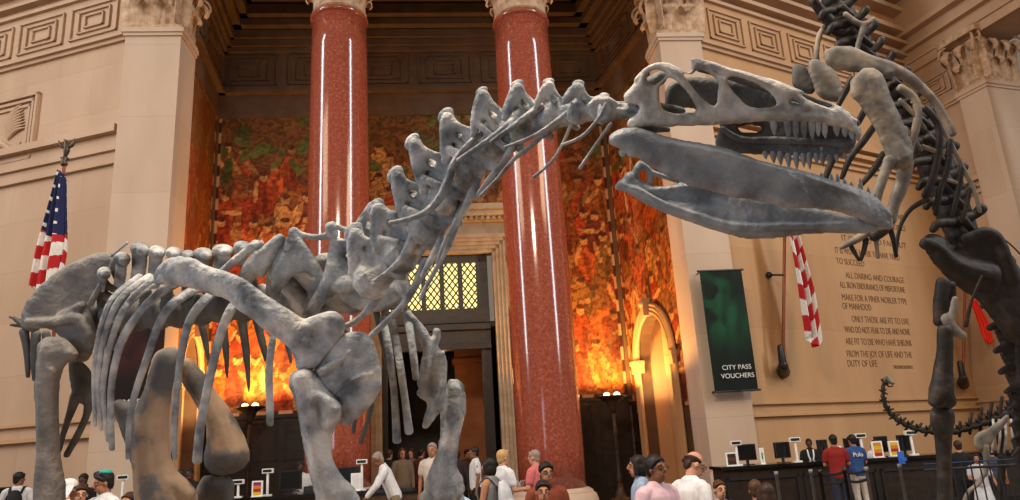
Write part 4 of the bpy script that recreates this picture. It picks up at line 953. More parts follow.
solid('thigh_bone', mb, MATIL, D1, vox=.0135, rough=BR, it=4)
mb = MB(); mb.pt([(48,555,30,5.45),(52,600,17,5.5),(56,640,18,5.5)]); solid('shin_bone', mb, MATIL, D1, vox=.016, rough=BR)
foot(56, 630, 5.5, 26)
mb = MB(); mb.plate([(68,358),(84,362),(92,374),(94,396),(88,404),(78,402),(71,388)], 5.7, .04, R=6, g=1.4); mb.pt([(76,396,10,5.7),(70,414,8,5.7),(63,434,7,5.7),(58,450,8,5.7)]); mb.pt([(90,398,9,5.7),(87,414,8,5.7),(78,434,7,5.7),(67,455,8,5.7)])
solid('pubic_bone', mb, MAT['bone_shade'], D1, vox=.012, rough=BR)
for p in [[(14,318,4),(25,326,7),(34,328,10)], [(24,332,9),(27,350,7),(28,376,4)], [(36,334,9),(35,355,9),(35,379,5)], [(46,334,8),(48,352,7)], [(10,317,2.5),(20,320,3)], [(11,325,2.5),(22,326,4)]]:
    obj('tail_process', MB().pt([(a, b, c, 5.75) for a, b, c in p], n=8), MAT['bone_shade'], D1, smooth=True)
obj('hip_process', MB().pt([(112,256,3,5.5),(120,249,2.5,5.5),(127,243,3,5.5)], n=8), G, D1, smooth=True)
# sacral bones
for p in [[(100,272,10),(108,286,9),(122,290,8)], [(112,262,9),(118,276,10),(126,286,9)], [(104,295,12),(115,300,10),(124,292,8)]]:
    mb = MB(); mb.pt([(a, b, c, 5.65) for a, b, c in p]); solid('sacral_bone', mb, MATIL, D1, vox=.014, rough=BR)
# ---- big brown hind leg
BRN = MAT['bone_brown']
b1 = [(113,402),(119,400),(128,402),(140,404),(146,385),(150,366),(155,352),(168,346),(178,347),(181,358),(177,374),(171,390),(166,404),(165,425),(166,442),(171,460),(180,476),(194,487),(199,500),(196,540),(180,552),(150,552),(138,520),(136,492),(133,470),(129,452),(121,430),(115,414)]
mb = MB(); mb.plate(b1, 6.0, .13, R=16, g=1.6); mb.pt([(166,360,24,5.92),(158,392,28,5.92),(150,425,36,5.92),(152,465,36,5.9),(162,505,50,5.9)]); mb.pt([(118,405,10,5.97),(130,425,16,5.95),(142,450,16,5.95)]); mb.pt([(152,462,8,5.84),(160,476,9,5.84),(172,484,12,5.85),(188,494,16,5.88)])
solid('thigh_bone', mb, BRN, D1, vox=.0145, rough=BR, it=4)
b2 = [(176,352),(184,356),(196,366),(212,386),(227,406),(240,428),(248,446),(250,458),(244,468),(228,475),(213,475),(203,467),(205,452),(209,436),(206,420),(196,404),(184,386),(177,370)]
mb = MB(); mb.plate(b2, 6.25, .10, R=13, g=1.6); mb.pt([(186,366,18,6.2),(206,396,22,6.2),(222,425,28,6.18),(228,452,36,6.17)])
solid('shin_bone', mb, BRN, D1, vox=.0145, rough=BR, it=4)
mb = MB(); mb.plate([(203,474),(216,478),(228,476),(234,484),(233,520),(240,560),(196,560),(194,520),(190,500),(198,486)], 6.3, .08, R=10, g=1.8); solid('ankle_bone', mb, BRN, D1, vox=.016, rough=BR, it=3)
foot(215, 565, 6.2, 40); 
mb = MB(); mb.pt([(165,540,44,5.95),(175,580,34,6.0),(180,600,30,6.0)]); solid('ankle_bone', mb, BRN, D1, vox=.018, rough=BR); foot(180, 596, 6.0, 40)
# steel armature and plinth
for x, y, d, w in ((160,400,6.0,3),):
    p = P(x, y, d); st = MB(); st.tube([p, Vector((p.x, p.y, .28))], [.016, .016], n=8)
    obj('support_rod', st, MAT['black'], D1)
pb = MB(); pa = P(20, 440, 5.4); pc = P(470, 440, 5.2)
pb.box(pa.x-.6, pc.x+.3, 3.75, 6.9, 0, .26).box(pa.x-.66, pc.x+.36, 3.69, 6.96, .26, .3)
tag(obj('plinth', pb, MAT['limestone_pale'], None, loc=Vector(((pa.x+pc.x)/2, 5.3, 0))), 'low stone plinth carrying the large grey skeleton', 'plinth')

# ================================================================== THE DARK REARING SKELETON
BK = MAT['bone_black']; TN = MAT['bone_tan']
b = P(945, 450, 7.6); b.z = .26
D2 = thing('dinosaur_skeleton', b, 'tall dark brown skeleton rearing up at the right edge of the photo', 'skeleton')
def dk(name, pts=(), plates=(), mat=BK, d=8.0, vox=.016, it=3, dr=.8):
    mb = MB()
    for p in pts: mb.pt([(a, b_, c, d+(e[0] if e else 0)) for a, b_, c, *e in p], dr=dr)
    for pl in plates: mb.plate(pl[0], d+pl[1], pl[2], R=pl[3], g=1.6)
    return solid(name, mb, mat, D2, vox=vox, it=it, rough=BR)
# neck base and back, vertebra by vertebra
for (x, y, s, ang) in ((828,-6,22,60),(836,10,24,62),(845,24,25,62),(853,40,26,60),(862,56,24,58),(875,70,24,55),(889,86,24,55),(902,104,26,58),(912,122,28,62),(921,141,28,64),(930,160,28,66),(938,180,28,68),(946,200,28,70),(954,222,30,70)):
    a = math.radians(ang); tx, ty = math.cos(a), math.sin(a); nx_, ny_ = ty, -tx; mb = MB()
    mb.pt([(x-tx*s*.42, y-ty*s*.42, s*.85, 8.25), (x, y, s*.62, 8.25), (x+tx*s*.42, y+ty*s*.42, s*.85, 8.25)], smooth=2)
    mb.pt([(x, y, s*.5, 8.2), (x+nx_*s*.7, y+ny_*s*.7, s*.32, 8.2), (x+nx_*s*1.0-tx*3, y+ny_*s*1.0-ty*3, s*.38, 8.2)])
    mb.pt([(x, y, s*.4, 8.05), (x-nx_*s*.5-tx*4, y-ny_*s*.5-ty*4, s*.3, 7.95), (x-nx_*s*.75, y-ny_*s*.75, s*.25, 7.95)])
    mb.pt([(x+nx_*s*.3, y+ny_*s*.3, s*.3, 8.0), (x+nx_*s*.5+tx*s*.5, y+ny_*s*.5+ty*s*.5, s*.25, 8.0)])
    solid('back_vertebra', mb, BK, D2, vox=.018, rough=BR, it=2)
dk('neck_vertebra', [[(836,4,26),(846,26,30),(858,46,30)]], d=8.3)
dk('back_vertebra', [[(900,98,24),(922,134,34),(940,176,38),(954,214,34),(964,236,30)]], d=8.35)
dk('neck_process', [[(845,14,6),(856,22,6),(866,24,7),(874,18,5)], [(864,24,7),(860,38,6),(856,52,6)]], mat=TN, d=7.95)
dk('neck_process', [[(812,0,10),(822,12,12),(830,22,14)], [(826,26,7),(840,34,8),(850,30,6)]], d=8.0)
dk('neck_rib', [[(828,22,5),(820,34,6),(817,48,5),(816,60,4)]], mat=TN, d=8.0, vox=.012)
dk('shoulder_blade', [[(828,55,12),(850,54,14),(872,62,13),(892,68,12),(912,80,11),(930,96,10),(944,116,9),(953,134,8)]], [([(824,56),(830,48),(842,45),(856,48),(872,56),(890,63),(900,72),(888,80),(870,74),(852,72),(836,70),(826,64)], .0, .06, 8)], mat=TN, d=7.5, vox=.013)
dk('breast_plate', [], [([(791,68),(798,63),(806,68),(812,78),(815,92),(808,94),(799,91),(792,86)], 0, .05, 7)], mat=MAT['bone_shade'], d=8.0)
dk('breast_plate', [], [([(808,62),(815,58),(822,62),(832,68),(839,78),(843,92),(840,101),(829,101),(818,97),(813,84),(809,72)], 0, .05, 7)], mat=TN, d=7.9)
dk('upper_arm_bone', [[(868,80,22),(873,98,20),(882,120,16),(892,142,20),(900,158,26)]], [([(850,92),(852,80),(862,68),(874,67),(884,76),(890,94),(897,110),(905,128),(913,150),(912,164),(902,170),(892,164),(884,148),(874,126),(862,108),(853,98)], 0, .07, 10)], mat=TN, d=7.4, vox=.013)
dk('lower_arm_bone', [[(890,160,13),(882,180,11),(876,202,11),(878,214,13)]], mat=TN, d=7.35, vox=.013)
dk('lower_arm_bone', [[(906,164,16),(902,184,14),(894,204,12),(890,220,13)]], mat=TN, d=7.5, vox=.013)
dk('wrist', [[(876,214,14),(886,226,14),(874,236,12)]], d=7.4)
for p, mt in (([(868,232,9),(855,240,8),(842,247,5)], TN), ([(866,240,6),(864,250,5),(861,259,4)], BK), ([(876,238,6),(877,248,4),(878,257,4)], TN), ([(890,228,6),(894,242,5),(896,256,4)], BK), ([(850,244,5),(856,255,4),(859,260,3)], BK)):
    obj('finger_bone', MB().pt([(a, b_, c, 7.45) for a, b_, c in p], n=8), mt, D2, smooth=True)
for p, mt in (([(852,78,7),(845,92,7),(838,106,5)], BK), ([(866,108,7),(858,122,7),(846,136,6)], BK), ([(876,124,7),(863,142,7),(850,158,7),(842,178,5)], BK), ([(835,155,7),(829,168,7),(825,180,6)], BK), ([(884,154,8),(872,172,7),(860,186,5)], BK),
              ([(928,199,6),(912,208,5),(902,222,4.5),(898,236,4),(896,252,4)], BK),
              ([(900,88,9),(914,98,9),(918,118,9),(910,148,9),(906,168,5)], TN), ([(925,108,8),(938,124,8),(939,150,8),(932,180,8),(925,196,8)], BK), ([(950,140,7),(948,165,7),(940,190,7),(936,214,6)], BK), ([(962,168,6),(958,192,6),(952,216,5)], BK), ([(970,190,5),(966,208,5),(962,222,4)], BK),
              ([(912,102,4),(934,116,5),(950,142,5),(962,166,5),(974,190,5),(980,212,4)], TN), ([(900,100,5),(912,112,5),(925,128,4)], TN), ([(922,146,5),(932,150,5),(944,154,4)], TN), ([(936,178,4),(948,180,4),(960,184,4)], TN), ([(905,128,5),(914,140,5),(922,150,4)], TN)):
    obj('rib', MB().pt([(a, b_, c, 7.75) for a, b_, c in p], n=8, dr=.7), mt, D2, smooth=True)
dk('hip_blade', [[(924,243,12),(936,248,14),(950,262,18),(968,272,26),(990,275,26)], [(965,240,14),(985,232,12),(998,240,12),(1006,262,14),(1014,280,14)]], [([(921,240),(930,233),(944,237),(952,246),(968,236),(986,228),(1000,232),(1008,250),(1020,270),(1040,300),(1040,345),(1012,345),(995,322),(978,300),(962,290),(946,277),(930,258)], .1, .12, 14)], d=7.9, vox=.018)
dk('thigh_bone', [[(943,282,14),(941,300,15),(940,322,14)], [(952,284,8),(952,304,9),(949,324,10)]], d=7.6)
dk('kneecap', [[(946,318,12),(954,330,12),(963,336,10)], [(955,298,7),(952,318,9)]], mat=TN, d=7.5)
dk('ligament_rod', [[(982,276,4),(972,300,4),(966,326,5)]], d=7.5, vox=.012)
dk('thigh_bone', [[(945,330,16),(945,350,16),(943,375,19),(941,392,24),(936,402,17)], [(941,392,24),(948,402,17)]], mat=MAT['bone_black'], d=7.45, vox=.014)
dk('shin_bone', [[(942,414,24),(943,430,18),(944,460,15),(945,500,15),(945,560,15),(944,596,22)]], [([(929,411),(956,411),(954,424),(950,440),(936,440),(931,424)], 0, .09, 8)], d=7.5)
for k in range(4):
    q_ = P(944, 596, 7.5); obj('toe', MB().tube([Vector((q_.x+(k-1.5)*.05, q_.y, .42)), Vector((q_.x+(k-1.5)*.09, q_.y-.25, .33)), Vector((q_.x+(k-1.5)*.12, q_.y-.45, .30))], [.06, .05, .02], n=8), BK, D2, smooth=True)
dk('thigh_bone', [[(1004,262,22),(1012,300,20),(1020,340,20),(1026,380,28)]], d=8.3)
dk('shin_bone', [[(1028,390,28),(1030,440,18),(1030,520,18),(1030,558,24)]], d=8.35)
for k in range(3):
    q_ = P(1030, 555, 8.35); obj('toe', MB().tube([Vector((q_.x+(k-1)*.07, q_.y, .42)), Vector((q_.x+(k-1)*.11, q_.y-.3, .32)), Vector((q_.x+(k-1)*.14, q_.y-.5, .30))], [.07, .05, .02], n=8), BK, D2, smooth=True)
for (x, y, s) in ((996,300,24),(1003,322,24),(1009,345,24),(1013,366,22),(1016,386,18),(1016,404,15),(1017,420,13),(1018,435,12),(1018,450,11)):
    mb = MB(); mb.pt([(x-2, y-9, s*.8, 8.35), (x, y, s*.6, 8.35), (x+2, y+9, s*.8, 8.35)], smooth=2); mb.pt([(x, y, s*.4, 8.3), (x+s*.5, y-3, s*.3, 8.3)]); mb.pt([(x, y, s*.4, 8.3), (x-s*.55, y+6, s*.28, 8.3)])
    solid('tail_vertebra', mb, BK, D2, vox=.018, rough=BR, it=2)
obj('support_cable', MB().pt([(995,233,1.6,8),(1010,244,1.6,8),(1022,256,1.6,8)], n=6), BK, D2)
obj('support_rod', MB().tube([P(1018, 458, 8.35), Vector((P(1018, 458, 8.35).x, P(1018, 458, 8.35).y, .2))], [.03, .03], n=8), MAT['black'], D2)
pa = P(930, 500, 7.5); tag(obj('plinth', MB().box(pa.x-.6, pa.x+2.2, pa.y-.8, pa.y+1.7, 0, .24).box(pa.x-.65, pa.x+2.25, pa.y-.85, pa.y+1.75, .24, .28), MAT['limestone_pale'], None, loc=Vector((pa.x+.5, pa.y, 0))), 'low stone plinth under the dark rearing skeleton', 'plinth')

# ================================================================== THE SMALL SKELETON WITH AN S-SHAPED NECK
DB = 11.5
b = P(985, 450, DB); b.z = .26
D3 = thing('dinosaur_skeleton', b, 'small long-necked skeleton with curved neck and tiny pale skull near the ticket desk', 'skeleton')
nk = [(884,382),(883,392),(884,401),(888,410),(894,417),(901,422),(909,426),(918,429),(928,431),(939,432),(950,432),(960,430),(970,427),(980,424),(990,420),(1000,416),(1010,411),(1020,406),(1030,402)]
for i, (x, y) in enumerate(nk):
    n0 = nk[max(0, i-1)]; n1 = nk[min(len(nk)-1, i+1)]; t = Vector((n1[0]-n0[0], n1[1]-n0[1])); L = t.length/2; t.normalize(); nx_, ny_ = t.y, -t.x
    s = 4.5+.35*i; mb = MB(); mb.pt([(x-t.x*L*.5, y-t.y*L*.5, s*.9, DB), (x, y, s*.6, DB), (x+t.x*L*.5, y+t.y*L*.5, s*.9, DB)], smooth=1, n=8)
    mb.pt([(x, y, s*.5, DB), (x+nx_*s*.9+t.x*2, y+ny_*s*.9+t.y*2, s*.35, DB)], n=8); mb.pt([(x, y, s*.5, DB), (x-nx_*s*.7-t.x*2, y-ny_*s*.7-t.y*2, s*.35, DB)], n=8)
    mb.pt([(x, y, s*.4, DB), (x+nx_*s*.6-t.x*2.5, y+ny_*s*.6-t.y*2.5, s*.3, DB-.05)], n=8)
    if i > 11: mb.pt([(x, y-4, s*.35, DB), (x+2, y-14-(i-11)*1.2, s*.33, DB)], n=8)
    obj('neck_vertebra' if i < 13 else 'back_vertebra', mb, BK, D3, smooth=True)
mb = MB(); mb.plate([(884,377),(886,374),(889,377),(892,380),(895,383),(893,385),(889,383),(885,383),(883,380)], DB, .04, R=2.5, g=.4); solid('skull', mb, TN, D3, vox=.01, rough=BR, it=1)
obj('lower_jaw', MB().pt([(886,384,1.5,DB),(889,386.5,1.6,DB),(893,386,1.2,DB)], n=6), BK, D3)
mb = MB(); mb.plate([(973,440),(976,434),(984,430),(995,424),(1006,414),(1010,416),(1006,424),(996,436),(990,446),(982,452),(975,448)], DB-.3, .05, R=5, g=.8); solid('shoulder_blade', mb, TN, D3, vox=.018, rough=BR, it=2)
mb = MB(); mb.pt([(984,446,9,DB-.3),(987,462,6,DB-.3),(984,474,7,DB-.3)]); solid('upper_arm_bone', mb, TN, D3, vox=.018, rough=BR)
mb = MB(); mb.pt([(984,474,6,DB-.3),(978,484,5,DB-.3),(966,496,5,DB-.3),(962,530,5,DB-.3),(962,538,6,DB-.3)]); solid('lower_arm_bone', mb, TN, D3, vox=.018, rough=BR)
mb = MB(); mb.pt([(1000,430,9,DB+.2),(1002,460,7,DB+.2),(1000,500,6,DB+.2),(1000,534,6,DB+.2)]); solid('foreleg_bone', mb, BK, D3, vox=.018, rough=BR)
for x in (993,999,1005,1011,1017): obj('rib', MB().pt([(x, 420, 2.6, DB-.1), (x+1, 436, 2.6, DB-.15), (x-1, 452, 2.2, DB-.1)], n=6), MAT['bone_skull'], D3, smooth=True)
pa = P(985, 500, DB); tag(obj('plinth', MB().box(pa.x-.5, pa.x+3, pa.y-.8, pa.y+1, 0, .3), MAT['dark_wood'], None, loc=Vector((pa.x+1, pa.y, 0))), 'low dark plinth under the small long-necked skeleton', 'plinth')
# ================================================================== COUNTERS AND EQUIPMENT
PALM = {}
def pm(col, rough=.75):
    k = tuple(round(c, 3) for c in col)+(rough,)
    if k not in PALM: PALM[k] = plain('tone_%d' % len(PALM), col, rough, spec=.25)
    return PALM[k]
def counter(A, B, depth, label, front='counter_wood', z=1.1):
    A = Vector((A.x, A.y, 0)); B = Vector((B.x, B.y, 0)); W = Wall(A, math.atan2(B.y-A.y, B.x-A.x)); L = (B-A).length
    r = thing('ticket_counter', (A+B)/2, label, 'counter', 'black-topped ticket counters')
    def fr(mb): mb.v = [tuple(W.m @ Vector(v)) for v in mb.v]; return mb
    obj('worktop', fr(MB().box(-.05, L+.05, -.08, depth, z-.07, z)), MAT['black_gloss'], r)
    obj('cabinet', fr(MB().box(0, L, 0, depth-.1, .08, z-.07)), MAT[front], r)
    obj('kick_board', fr(MB().box(.05, L-.05, .04, depth-.14, 0, .08)), MAT['black'], r)
    n = max(1, round(L/1.6))
    for k in range(n):
        a = k*L/n+.05; b = (k+1)*L/n-.05; m = MB(); m.box(a, b, -.03, .0, .14, .2).box(a, b, -.03, .0, z-.3, z-.24).box(a, a+.06, -.03, 0, .14, z-.24).box(b-.06, b, -.03, 0, .14, z-.24)
        obj('front_panel', fr(m), MAT['black'], r)
    return W, L, z
def gnd(px, py, z): p = onz(px, py, z); return p
CR, LR, ZR_ = counter(P(722, 466, 16.6), P(1030, 450, 16.6), 1.0, 'long black-topped ticket counter on the right along the sandstone wall', 'dark_wood', 1.12)
CL, LL_, _z = counter(P(236, 490, 16.4), P(432, 487, 16.4), .9, 'ticket counter with brown front, between the brown hind leg and the left granite column', 'counter_wood', 1.08)
CF, LF, _z2 = counter(P(-30, 500, 15.6), P(132, 500, 16), .9, 'ticket counter at far left in front of the sandstone wall', 'counter_wood', 1.05)
def on(W, px, t, z):                         # point of the counter top seen in pixel column px
    s = W.hit(px, 470, t)[0]; return W.m @ Vector((s, t, z))
def scr(c, a): return Matrix.Translation(c) @ Matrix.Rotation(a, 4, 'Z')
def monitor(W, px, t, z, w, h, label, ang=0, face=-1):
    c = on(W, px, t, z); m = scr(c, W.a+ang); r = thing('monitor', c, label, 'monitor', 'black counter monitors')
    fr = lambda mb: MB().add([m @ Vector(v) for v in mb.v], mb.f)
    obj('stand', fr(MB().box(-.13, .13, -.09, .09, 0, .015).box(-.03, .03, .0, .03, .015, .2)), MAT['black'], r)
    obj('case', fr(MB().box(-w/2, w/2, -.03, .03, .1, .1+h).box(-w/2+.05, w/2-.05, .03, .06, .16, .04+h)), MAT['black'], r)
    obj('screen', fr(MB().box(-w/2+.025, w/2-.025, -.033, -.03, .125, .075+h)), MAT['black_gloss'], r)
    return r
def pole_display(W, px, t, z, h, label):
    c = on(W, px, t, z); m = scr(c, W.a); r = thing('customer_display', c, label, 'display', 'white customer displays on poles')
    fr = lambda mb: MB().add([m @ Vector(v) for v in mb.v], mb.f)
    obj('base', fr(MB().box(-.09, .09, -.06, .06, 0, .03)), MAT['white'], r)
    obj('pole', fr(MB().box(-.022, .022, -.022, .022, .03, h-.05)), MAT['white'], r)
    obj('head', fr(MB().box(-.12, .12, -.05, .05, h-.05, h+.05)), MAT['white'], r)
    obj('readout', fr(MB().box(-.10, .10, -.055, -.05, h-.03, h+.03)), MAT['black'], r)
def sign(W, px, t, z, w, h, cols, label, frame='white'):
    c = on(W, px, t, z); m = scr(c, W.a); r = thing('sign_holder', c, label, 'sign')
    fr = lambda mb: MB().add([m @ Vector(v) for v in mb.v], mb.f)
    obj('frame', fr(MB().box(-w/2, w/2, -.02, .02, .0, h).box(-w/2, w/2, -.08, .08, 0, .012)), MAT[frame], r)
    mb = MB(); n = len(cols); mats = []
    for k, cc in enumerate(cols):
        mb.cur = k; mb.box(-w/2+.035, w/2-.035, -.026, -.021, .03+(h-.06)*k/n, .03+(h-.06)*(k+1)/n); mats.append(pm(cc))
    mb.v = [tuple(m @ Vector(v)) for v in mb.v]; obj('poster', mb, mats, r)
R_, O_, Y_, GN, WT = (.35, .02, .03), (.55, .2, .02), (.6, .4, .03), (.02, .2, .04), (.6, .6, .6)
monitor(CR, 749, .5, ZR_, .42, .36, 'leftmost black monitor on the right counter'); monitor(CR, 785, .5, ZR_, .40, .36, 'black monitor between the green card and the clerk with striped scarf', .3)
monitor(CR, 856, .55, ZR_, .36, .36, 'black monitor behind the man in blue shirt'); monitor(CR, 886, .5, ZR_, .34, .36, 'black monitor left of the second orange poster', .3); monitor(CR, 909, .5, ZR_, .32, .36, 'black monitor under the small curved skull', .2)
monitor(CR, 826, .5, ZR_, .30, .36, 'black monitor just left of the man in red shirt', .5)
pole_display(CR, 739, .3, ZR_, .50, 'white pole display at the left end of the right counter'); pole_display(CR, 799, .35, ZR_, .50, 'white pole display left of the clerk with striped scarf'); pole_display(CR, 866, .35, ZR_, .50, 'white pole display right of the man in blue shirt'); pole_display(CR, 917, .35, ZR_, .5, 'white pole display near the dark leg bone')
sign(CR, 733, .25, ZR_+.0, .26, .30, [(.03, .02, .02), (.1, .03, .02), (.03, .02, .02)], 'small square framed picture at the left end of the right counter')
sign(CR, 764, .35, ZR_, .10, .36, [WT, GN, GN, WT], 'slim green and white card on the right counter'); sign(CR, 881, .1, ZR_, .24, .36, [R_, O_, Y_, O_], 'orange and yellow poster in front of the woman clerk')
sign(CR, 898, .35, ZR_, .24, .34, [Y_, R_, O_, Y_], 'second orange poster on the right counter, nearer the dark leg'); sign(CR, 840, .4, ZR_, .22, .3, [GN, Y_, WT], 'green and yellow poster between the red and blue shirted men')
monitor(CL, 291, .35, 1.08, .50, .42, 'black monitor left of the counter clerk'); monitor(CL, 349, .35, 1.08, .48, .42, 'black monitor left of the leaning man in white shirt')
pole_display(CL, 239, .3, 1.08, .34, 'low white pole display near the brown hind leg'); pole_display(CL, 268, .3, 1.08, .54, 'white pole display beside the red and yellow poster'); pole_display(CL, 362, .3, 1.08, .62, 'white pole display in front of the leaning man')
sign(CL, 258, .15, 1.08, .24, .34, [Y_, R_, O_, (.2, .02, .1)], 'red and yellow poster on the left ticket counter'); sign(CL, 356, .1, 1.08, .22, .38, [WT, WT], 'blank white card holder in front of the leaning man'); sign(CL, 309, .1, 1.08, .22, .16, [(.02, .02, .03), (.03, .03, .04)], 'small dark card in front of the counter clerk', 'black')
monitor(CF, 10, .4, 1.05, .46, .46, 'black monitor behind the man with black backpack'); monitor(CF, 66, .4, 1.05, .36, .40, 'black monitor between the thigh bone and the white cap'); pole_display(CF, 124, .3, 1.05, .62, 'white pole display right of the boy in skullcap')
sign(CF, 93, .3, 1.05, .22, .42, [(.2, .12, .05), (.03, .02, .02), (.4, .2, .08), (.03, .02, .02)], 'brochure rack left of the boy in skullcap')
# ---- stanchions
def stanchion(px, d, label, post=MAT['black']):
    p = P(px, 480, d); c = Vector((p.x, p.y, 0)); r = thing('stanchion', c, label, 'stanchion', 'queue barrier posts')
    obj('base', MB().lathe([(.17, 0), (.17, .02), (.06, .05)], c, 20), post, r, smooth=True); obj('post', MB().lathe([(.032, .04), (.032, .98), (.04, .98), (.04, 1.05)], c, 12), post, r, smooth=True)
    return c
def belt(a, b, z, label):
    q = [a.lerp(b, t)+Vector((0, 0, z-.04*math.sin(t*math.pi))) for t in np.linspace(0, 1, 7)]
    tag(obj('barrier_belt', MB().tube(q, [(.004, .03)]*7, n=6, ax=UPZ, smooth=1), MAT['black'], None, loc=(a+b)/2), label, 'belt', 'black belts of the queue barrier')
s1 = stanchion(821, 14.2, 'black barrier post left of the man in red shirt'); s2 = stanchion(846, 14.2, 'black barrier post between the men in red and blue shirts'); s3 = stanchion(868, 14.2, 'grey barrier post right of the man in blue shirt', MAT['grey'])
for a, b_, w_ in ((s1, s2, 'red'), (s2, s3, 'blue')):
    belt(a, b_, .98, 'upper black belt behind the man in %s shirt' % w_); belt(a, b_, .82, 'lower black belt behind the man in %s shirt' % w_)
s4 = stanchion(777, 14.5, 'grey barrier post in front of the counter, first from the left', MAT['grey']); s5 = stanchion(812, 14.5, 'grey barrier post in front of the clerk with striped scarf', MAT['grey'])
s6 = stanchion(902, 14.6, 'grey barrier post with a blue sign on top', MAT['grey'])
q = P(901, 457, 14.6); o = obj('post_sign', MB().box(q.x-.055, q.x+.055, q.y-.02, q.y+.02, 1.05, 1.28).box(q.x-.03, q.x+.09, q.y-.03, q.y+.03, 1.10, 1.17), MAT['blue_paint'], None, loc=Vector((q.x, q.y, 1.05))); tag(o, 'small blue sign on top of a barrier post', 'sign')
# railing around the small skeleton
ra = P(925, 470, 10.6); rb = P(1035, 462, 10.6); r = thing('railing', Vector((ra.x, ra.y, 0)), 'black metal railing in front of the small long-necked skeleton', 'railing')
A_ = Vector((ra.x, ra.y, 0)); B_ = Vector((rb.x, rb.y, 0))
for z in (.15, 1.12): obj('rail', MB().tube([A_+Vector((0, 0, z)), B_+Vector((0, 0, z))], [.02, .02], n=8), MAT['black'], r)
obj('blue_rope', MB().tube([A_+Vector((0, 0, 1.2)), B_+Vector((0, 0, 1.2))], [.009, .009], n=8), pm((.02, .04, .12)), r)
for k in range(13): c = A_.lerp(B_, k/12); obj('bar', MB().tube([c+Vector((0, 0, .0)), c+Vector((0, 0, 1.2))], [.012, .012], n=6), MAT['black'], r)
# ================================================================== FLAGS
def star(mb, m, x, y, r, t): 
    pts = [(x+math.cos(math.pi/2+k*math.pi/5)*(r if k % 2 == 0 else r*.4), y+math.sin(math.pi/2+k*math.pi/5)*(r if k % 2 == 0 else r*.4)) for k in range(10)]
    mb.prism(pts, t, t+.004, m)
def us_flag(name, c0, heads, label, W, wfly, hang, angle=0, wid=.62, visible_canton=True):
    """flag hanging in folds: stripes run down the length of the cloth"""
    r = thing('flag', c0, label, 'flag', 'hanging US flags')
    nu, nv = 90, 130; vs = []; P_ = []
    top = Vector(c0)
    for j in range(nv+1):
        v = j/nv
        for i in range(nu+1):
            u = i/nu; wv = wid*(.35+.65*min(1, v*1.6)); 
            x = (u-.1)*wv+heads*v; y = -.10-.13*math.sin(u*17+v*1.5)*min(1, .3+v)-.05*math.sin(u*31+1)
            dz = -v*hang*(1+.10*math.sin(u*3.1))-.35*u*(1-v)*.6
            vs.append(top+W.x*x+W.y*y+UPZ*dz)
    mb = MB(); red, wht, blu = pm((.42, .015, .02)), pm((.68, .66, .64)), pm((.012, .018, .07))
    for j in range(nv):
        for i in range(nu):
            u = (i+.5)/nu; v = (j+.5)/nv
            # diagonal drape: stripes slant across the folds
            s = int((u*.55+v*1.25)*7.2) if not visible_canton else int((u*.22+v*1.0)*9)
            k = 0 if s % 2 == 0 else 1
            if visible_canton and v < .52 and u > .0:
                k = 2
                if (int(u*9)+int(v*18)) % 2 == 0 and (u*9) % 1 > .3 and (u*9) % 1 < .72 and (v*18) % 1 > .3 and (v*18) % 1 < .8: k = 1
            mb.cur = k; a = j*(nu+1)+i; mb.f.append((a, a+1, a+nu+2, a+nu+1)); mb.mi.append(k)
    mb.v = [tuple(x) for x in vs]
    o = obj('cloth', mb, [red, wht, blu], r, smooth=True); s = o.modifiers.new('t', 'SOLIDIFY'); s.thickness = .006
    return r
def pole(a, b, r0, label, fin=True):
    r = thing('flag_pole', a, label, 'flag pole'); d = (b-a).normalized()
    obj('shaft', MB().tube([a, b], [r0, r0*.9], n=10, smooth=1), pm((.22, .06, .03), .4), r, smooth=True)
    return r
# left flag
dl = 14.5
a = P(64, 166, dl); b = P(64, 166, dl)
ft_ = P(50, 470, dl); r = pole(Vector((ft_.x, ft_.y, 0)), b, .035, 'reddish flag pole topped by an eagle at the left wall')
obj('collar', MB().lathe([(.05, 0), (.07, .05), (.03, .1), (.08, .16), (.03, .2)], b, 12), MAT['bronze'], r, smooth=True)
e = MB(); t = b+UPZ*.2; e.tube([t, t+UPZ*.12+RT*.02, t+UPZ*.24, t+UPZ*.33-RT*.02, t+UPZ*.36-RT*.06], [.03, .06, .05, .03, .012], n=8); e.tube([t+UPZ*.18, t+UPZ*.22-RT*.10, t+UPZ*.34-RT*.16], [.03, .035, .01], n=6); e.tube([t+UPZ*.18, t+UPZ*.24+RT*.12, t+UPZ*.38+RT*.15], [.03, .04, .01], n=6)
obj('eagle', e, MAT['bronze'], r, smooth=True)
obj('foot', MB().lathe([(.3, 0), (.3, .06), (.1, .12), (.05, .3)], Vector((ft_.x, ft_.y, 0)), 20), MAT['bronze'], r, smooth=True)
us_flag('flag', P(64, 172, dl)+RT*.02, -.22, 'US flag with stars hanging from the eagle-topped pole at left', WL, 1, 2.3, wid=.40)
